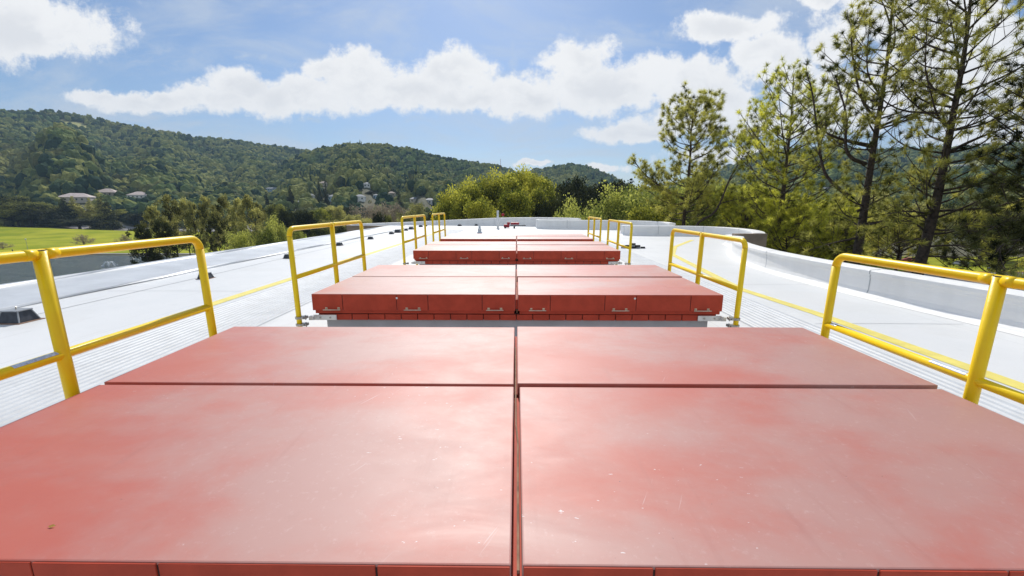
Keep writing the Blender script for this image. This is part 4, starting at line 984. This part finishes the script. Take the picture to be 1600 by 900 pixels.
# ------------------------------------------------------------------ houses in the valley
def house(px, py, wpx, wallm, roofm, label, dist=None, floors=1, rz=None, depth=9.0, hip=True):
    c = hit(px, py, 300) if dist is None else None  # foot of the house on the slope
    if c is None:
        q_ = at(px, py, dist); c = Vector((q_.x, dist, float(tz(q_.x, dist))))
    D_ = math.hypot(c.x, c.y); wd = wpx / FPX * c.y * .95; hw = wd / 2; hd = min(depth, wd) / 2; hh = 3.0 * floors + .4
    rot = -math.atan2(c.x, c.y) * .6 + (rz or 0)
    t = empty('house', (c.x, c.y, c.z - .3), rot); tag(t, label, 'house', 'houses in the valley')
    bm = bmesh.new(); box(bm, -hw, hw, -hd, hd, -2, hh); build('wall', bm, wallm, t)
    bm = bmesh.new(); o = .5; e = [bm.verts.new(v) for v in ((-hw - o, -hd - o, hh), (hw + o, -hd - o, hh), (hw + o, hd + o, hh), (-hw - o, hd + o, hh))]
    s = hw - (hd if hip else 0) * .8; r = [bm.verts.new((-max(s, .5), 0, hh + hd * .45)), bm.verts.new((max(s, .5), 0, hh + hd * .45))]
    for f in ((e[0], e[1], r[1], r[0]), (e[2], e[3], r[0], r[1]), (e[1], e[2], r[1]), (e[3], e[0], r[0]), (e[3], e[2], e[1], e[0])): bm.faces.new(f)
    build('roof', bm, roofm, t)
    nw = max(2, int(wd / 3.2))
    for f in range(floors):
        for k in range(nw):
            x = -hw + (k + .5) * wd / nw; bm = bmesh.new(); box(bm, x - .6, x + .6, -hd - .06, -hd - .003, .9 + 3 * f, 2.3 + 3 * f); build('window', bm, 'window_glass', t)
    HOUSES.append((c, wd)); return t
HOUSES = []
house(122, 314, 40, 'house_wall', 'roof_pink', 'long low building with pale pink roof, leftmost of the hillside complex', floors=1, depth=16)
house(172, 315, 28, 'house_wall', 'roof_pink', 'large cream building with pink roof in the middle of the hillside complex', floors=3, depth=20)
house(221, 319, 26, 'house_white', 'roof_pink', 'cream block with a pale roof at the right of the hillside complex', floors=3, depth=16)
HL = [(402, 297, 17, 'house_white', 'roof_slate', 'pale house with grey roof, leftmost of the houses above the lake pines'), (428, 298, 22, 'house_blue', 'roof_slate', 'wide bluish house with grey roof above the lake pines'),
      (484, 310, 14, 'house_white', 'roof_slate', 'small pale house left of the blue one on the slope'), (510, 304, 16, 'house_white', 'roof_pink', 'white house highest in the group over the second left railing'),
      (524, 312, 20, 'house_blue', 'roof_slate', 'blue walled house in the middle of the slope group'), (563, 313, 16, 'house_white', 'roof_slate', 'pale house with slate roof left of a dark conifer spire'),
      (588, 311, 8, 'house_blue', 'roof_slate', 'tiny blue house between two dark conifer spires'), (506, 290, 12, 'house_wall', 'roof_tile', 'brown roofed house high among the trees on the slope'),
      (648, 316, 14, 'house_wall', 'roof_slate', 'beige house above the third left railing'), (672, 318, 16, 'house_white', 'roof_slate', 'pale house nearest the big green oaks'),
      (612, 306, 12, 'house_wall', 'roof_tile', 'brown roofed house above the leafless trees'), (574, 292, 10, 'house_white', 'roof_slate', 'small pale house alone higher on the wooded hump'),
      (466, 322, 14, 'house_white', 'roof_slate', 'pale house below the dark spire behind the mixed trees'), (390, 322, 16, 'house_wall', 'roof_tile', 'tan house right behind the tops of the lake pines'),
      (852, 293, 16, 'house_white', 'roof_slate', 'white house on the small central hill above the dark oaks'), (1508, 262, 26, 'house_white', 'roof_slate', 'long white house on the grassy slope behind the pines'),
      (1215, 266, 16, 'house_white', 'roof_slate', 'pale house on the right hill behind the bright pine'), (1290, 300, 16, 'house_white', 'roof_slate', 'pale house low on the right hill left of the forked pine')]
for a in HL: house(*a)
for (px, y, wp, wm, rm, lb) in ((500, 334, 36, 'house_white', 'roof_slate', 'pale bungalow nearest the lake among the mixed trees'), (664, 332, 22, 'house_wall', 'roof_slate', 'grey flat fronted building between the third and fourth left railings')):
    house(px, y, wp, wm, rm, lb, dist=290)

# ------------------------------------------------------------------ wooded hills: too many trees to count, one object
rng = np.random.default_rng(77)
pts = []
def scatter(n, r0, r1, a0=-60, a1=60):
    a = np.radians(rng.uniform(a0, a1, n)); r = np.sqrt(rng.uniform(r0 ** 2, r1 ** 2, n)); return np.sin(a) * r, np.cos(a) * r
xs, ys = scatter(14500, 335, 750); x2, y2 = scatter(27000, 750, 1340, -60, 60); x3, y3 = scatter(10000, 1340, 1620, -60, 60)
x = np.concatenate([xs, x2, x3]); y = np.concatenate([ys, y2, y3]); z = tz(x, y); r = np.hypot(x, y)
keep = ~in_meadow(x, y, z)
keep &= ~((x > -345) & (x < -140) & (y < 335)) & ~((x > -470) & (x < -55) & (y < 290))
low_zone = None
for c, wd in HOUSES:
    d0 = Vector((c.x, c.y)).normalized(); along = (x - c.x) * d0.x + (y - c.y) * d0.y; acr = abs((x - c.x) * d0.y - (y - c.y) * d0.x)
    keep &= ~((along > -48) & (along < 12) & (acr < wd * .5 + 3)); inh = (along > -80) & (along < 0) & (acr < wd * .5 + 3); low_zone = inh if low_zone is None else (low_zone | inh)
# drop what stands hidden behind nearer slopes
az_ = np.arctan2(x, y); elv = (z + 14 - CAM.z) / r; order = np.argsort(r); bins = ((az_ + 1.2) / 2.4 * 900).astype(int)
mx = np.full(901, -9.0); vis = np.zeros(len(x), bool); rg = np.arange(330, 1700, 20.0)
ba = (np.arange(901) + .5) / 900 * 2.4 - 1.2; SK = np.stack([(tz(np.sin(ba) * q_, np.cos(ba) * q_) - CAM.z) / q_ for q_ in rg]); SK = np.maximum.accumulate(SK, 0)
ri = np.clip(((r - 330) / 20).astype(int) - 1, 0, len(rg) - 1); keep &= elv > SK[ri, np.clip(bins, 0, 900)]
low_zone = low_zone[keep]; x, y, z, r = x[keep], y[keep], z[keep], r[keep]; n = len(x)
def blob_mesh(seed):
    rg_ = np.random.default_rng(seed); bm = bmesh.new()
    for k in range(5):
        m4 = Matrix.Translation((rg_.normal() * .32, rg_.normal() * .32, .55 + rg_.normal() * .16)) @ Matrix.Scale(.42 + .22 * rg_.random(), 4)
        bmesh.ops.create_icosphere(bm, subdivisions=2, radius=1.0, matrix=m4)
    for v in bm.verts: v.co += Vector(rg_.normal(size=3)) * .065
    me = bpy.data.meshes.new('canopy_clump'); bm.to_mesh(me); bm.free(); me.materials.append(M['canopy']); return me
protos = [blob_mesh(s) for s in range(5)]
sp = bmesh.new(); rs = random.Random(9)
for k in range(7):
    lathe(sp, [(.40 * (1 - k / 7.5) + .05, .12 + k * .26), (.02, .12 + k * .26 + .42)], 9)
for v in sp.verts: v.co += Vector((rs.gauss(0, .03), rs.gauss(0, .03), rs.gauss(0, .04)))
sme = bpy.data.meshes.new('spire_clump'); sp.to_mesh(sme); sp.free(); sme.materials.append(M['canopy']); protos.append(sme)
pobs = [bpy.data.objects.new('clump_source', me_) for me_ in protos]
me = bpy.data.meshes.new('forest'); me.vertices.add(n); me.vertices.foreach_set('co', np.stack([x, y, z - 1.0], -1).astype(np.float32).ravel())
size = (4.4 + 4.6 * rng.random(n)) * (.8 + .5 * fbm(x / 90, y / 90, 5, 2)); size[low_zone] *= .42; variant = rng.integers(0, 5, n)
spire = (fbm(x / 150, y / 150, 91, 3) > .69) & (rng.random(n) < .3); variant[spire] = 5; size[spire] *= .85
for nm_, arr, tp in (('size', size.astype(np.float32), 'FLOAT'), ('variant', variant.astype(np.int32), 'INT'), ('turn', (rng.random(n) * 6.28).astype(np.float32), 'FLOAT')):
    a = me.attributes.new(nm_, tp, 'POINT'); a.data.foreach_set('value', arr)
forest = link('forest', me, None); tag(forest, 'dense mixed woodland covering the hills round the valley', 'forest', kind='stuff')
ng = bpy.data.node_groups.new('forest_nodes', 'GeometryNodeTree')
ng.interface.new_socket('Geometry', in_out='INPUT', socket_type='NodeSocketGeometry'); ng.interface.new_socket('Geometry', in_out='OUTPUT', socket_type='NodeSocketGeometry')
gi = ng.nodes.new('NodeGroupInput'); go = ng.nodes.new('NodeGroupOutput'); jn = ng.nodes.new('GeometryNodeJoinGeometry')
def attr(nm_, tp):
    a = ng.nodes.new('GeometryNodeInputNamedAttribute'); a.data_type = tp; a.inputs[0].default_value = nm_; return a.outputs[0]
sz, vr, tn = attr('size', 'FLOAT'), attr('variant', 'INT'), attr('turn', 'FLOAT')
cx_ = ng.nodes.new('ShaderNodeCombineXYZ'); ng.links.new(tn, cx_.inputs[2])
szv = ng.nodes.new('ShaderNodeVectorMath'); szv.operation = 'SCALE'; szv.inputs[0].default_value = (1, 1, 1.35); ng.links.new(sz, szv.inputs[3])
for k, ob in enumerate(pobs):
    oi = ng.nodes.new('GeometryNodeObjectInfo'); oi.inputs[0].default_value = ob
    cmp_ = ng.nodes.new('FunctionNodeCompare'); cmp_.data_type = 'INT'; cmp_.operation = 'EQUAL'; ng.links.new(vr, cmp_.inputs[2]); cmp_.inputs[3].default_value = k
    ip = ng.nodes.new('GeometryNodeInstanceOnPoints'); ng.links.new(gi.outputs[0], ip.inputs['Points']); ng.links.new(cmp_.outputs[0], ip.inputs['Selection'])
    ng.links.new(oi.outputs['Geometry'], ip.inputs['Instance']); ng.links.new(cx_.outputs[0], ip.inputs['Rotation']); ng.links.new(szv.outputs[0], ip.inputs['Scale'])
    ng.links.new(ip.outputs[0], jn.inputs[0])
ng.links.new(jn.outputs[0], go.inputs[0])
forest.modifiers.new('scatter', 'NODES').node_group = ng
print('forest points', n)

# ------------------------------------------------------------------ valley details
def car_proto(m):
    t = empty('parked_car')
    bm = bmesh.new(); pr = [(-2.2, .35), (-2.25, .75), (-1.9, .95), (-1.2, 1.02), (-.6, 1.45), (.9, 1.47), (1.5, 1.05), (2.15, .92), (2.25, .6), (2.2, .32)]
    L_ = [bm.verts.new((x_, -.85, z_)) for x_, z_ in pr]; Rr = [bm.verts.new((x_, .85, z_)) for x_, z_ in pr]; nn = len(pr)
    for k in range(nn): bm.faces.new((L_[k], L_[(k + 1) % nn], Rr[(k + 1) % nn], Rr[k]))
    bm.faces.new(L_); bm.faces.new(Rr[::-1]); build('body', bm, m, t)
    bm = bmesh.new(); box(bm, -1.0, 1.25, -.868, .868, 1.02, 1.36); build('window', bm, 'window_glass', t)
    for sx in (-1.4, 1.4):
        for sy in (-.8, .8):
            bm = bmesh.new(); tube(bm, [(sx, sy - .1, .32), (sx, sy + .1, .32)], .32, 12); build('wheel', bm, 'black_rubber', t)
    return t
CARS = [(172, 357, 'car_white', 'white car parked leftmost in the car park behind the lawn'), (184, 355, 'car_white', 'white car second from the left in the car park'),
        (193, 357, 'car_grey', 'grey car third from the left in the car park'), (202, 354.5, 'car_white', 'white car fourth from the left in the car park'),
        (212, 356.5, 'car_dark', 'dark car fifth from the left in the car park'), (222, 354, 'car_white', 'white car near the clump of pines in the car park'),
        (232, 356, 'car_grey', 'grey car rightmost in the car park, half behind pines'), (150, 356, 'car_dark', 'dark car alone left of the other parked cars')]
cp = {}
for k, (px, py, m_, lb) in enumerate(CARS):
    p = gp(px, py, GZ)
    if m_ not in cp: cp[m_] = car_proto(m_); o = cp[m_]
    else: o = copy_tree(cp[m_])
    o.location = (p.x, min(p.y, 318), GZ + .15); o.rotation_euler = (0, 0, R(20 * math.sin(k * 3) + (90 if k % 3 == 0 else 10))); tag(o, lb, 'car', 'cars parked behind the lawn')
for k, (px, py, m_, lb) in enumerate(((1500, 416, 'car_grey', 'grey car on the road seen between the pine branches'), (1556, 424, 'car_dark', 'dark car on the road nearest the right edge'), (1420, 410, 'car_red', 'red car on the road behind the straight pine'))):
    p = gp(px, py, GZ); o = copy_tree(cp[m_]) if m_ in cp else car_proto(m_); o.location = (p.x, p.y, GZ + .15); o.rotation_euler = (0, 0, R(15)); tag(o, lb, 'car', 'cars on the right hand road')
# hedges by the car park
for k, (px, wp) in enumerate(((158, 34), (212, 20))):
    p = at(px, 358, 284); t = empty('hedge', (p.x, 284, GZ)); tag(t, ['longer dark clipped hedge before the parked cars', 'shorter dark clipped hedge right of the longer one'][k], 'hedge')
    wd = wp / FPX * 284; lobes = [(np.array([xx, 0, 1.2]), 1.3, .9) for xx in np.arange(-wd / 2, wd / 2, .8)]
    link('leaves', lobe_leaves(np.random.default_rng(k), lobes, 60, .5, 'leaves'), 'leaf_dark', t)
    bm = bmesh.new(); box(bm, -wd / 2, wd / 2, -.7, .7, 0, 1.9, .3); build('core', bm, 'leaf_dark', t)
# fountain
p = gp(171, 415, GZ + .1); t = empty('fountain', p); tag(t, 'white water jets of a fountain playing on the lake', 'fountain')
for k in range(7):
    a = k * math.tau / 7; bm = bmesh.new(); P = []
    for s in range(12):
        u_ = s / 11; rr_ = 1.9 * u_; P.append((math.cos(a) * rr_, math.sin(a) * rr_, 3.0 * (1 - (1.55 * u_ - .62) ** 2) - .6 * 3.0 * .0 - 1.82 + .0))
    P = [(x_, y_, max(z_, 0)) for x_, y_, z_ in P]; tube(bm, P, [.05 + .11 * s / 11 for s in range(12)], 6); build('jet', bm, 'spray', t)
bm = bmesh.new(); lathe(bm, [(.5, 0), (.5, .12), (.3, .2)], 14); build('nozzle', bm, 'box_grey', t)
# walker on the lakeside path and two lamp posts
p = at(19.5, 392, 153.5); t0 = Vector((p.x, 153.5, GZ + .2))
me = bpy.data.meshes.new('person'); vs_ = [(0, 0, .92), (0, 0, 1.2), (0, 0, 1.42), (0, 0, 1.52), (0, .02, 1.68), (.09, 0, .88), (.13, .12, .48), (.13, .16, .06), (-.09, 0, .88), (-.12, -.1, .48), (-.12, -.26, .08), (.2, 0, 1.4), (.25, -.1, 1.12), (.24, .02, .88), (-.2, 0, 1.4), (-.25, .1, 1.12), (-.24, .2, .9), (.13, .28, .04), (-.12, -.14, .02)]
ed_ = [(0, 1), (1, 2), (2, 3), (3, 4), (0, 5), (5, 6), (6, 7), (0, 8), (8, 9), (9, 10), (2, 11), (11, 12), (12, 13), (2, 14), (14, 15), (15, 16), (7, 17), (10, 18)]
me.from_pydata(vs_, ed_, []); po = link('person', me, 'cloth_dark'); po.location = t0; sm = po.modifiers.new('skin', 'SKIN'); po.modifiers.new('sub', 'SUBSURF').levels = 1
rd = [.15, .16, .17, .07, .11, .1, .075, .05, .1, .075, .05, .07, .05, .04, .07, .05, .04, .04, .04]
for v, r_ in zip(me.skin_vertices[0].data, rd): v.radius = (r_, r_ * .85)
me.skin_vertices[0].data[0].use_root = True
tag(po, 'person in dark clothes walking on the path by the lake', 'person')
p = at(39, 370, 156); bm = bmesh.new(); t = empty('lamp_post', (p.x, 156, GZ)); tag(t, 'slim grey lamp post on the lawn by the lakeside path', 'lamp post')
tube(bm, [(0, 0, 0), (0, 0, 5.2)], [.07, .04], 8); build('post', bm, 'box_grey', t); bm = bmesh.new(); lathe(bm, [(.06, 5.2), (.22, 5.3), (.26, 5.5), (.05, 5.62)], 10); build('lantern', bm, 'pipe_white', t)
# radio mast on the distant hill
p = at(782, 266, 380); g0 = float(tz(p.x, 380)); tp = at(782, 248, 380); t = empty('radio_mast', (p.x, 380, g0)); tag(t, 'thin orange and white radio mast above the green oaks', 'mast')
hm = tp.z - g0
for k in range(6):
    bm = bmesh.new(); tube(bm, [(0, 0, hm * k / 6), (0, 0, hm * (k + 1) / 6)], .28 - .03 * k, 6); build('mast_section', bm, 'kerb_red' if k % 2 else 'leaf_yellow', t)

# ------------------------------------------------------------------ haze
m = bpy.data.materials.new('haze'); m.use_nodes = True; nt = m.node_tree; nt.nodes.clear()
o_ = N(nt.nodes, 'ShaderNodeOutputMaterial'); pv = N(nt.nodes, 'ShaderNodeVolumePrincipled'); pv.inputs['Density'].default_value = .00015
pv.inputs['Color'].default_value = (.52, .74, 1.0, 1); pv.inputs['Anisotropy'].default_value = 0
nt.links.new(pv.outputs[0], o_.inputs['Volume'])
bm = bmesh.new(); box(bm, -2550, 2550, -2550, 2550, GZ - 1.5, 420); hz = build('haze', bm, m); tag(hz, kind='stuff')
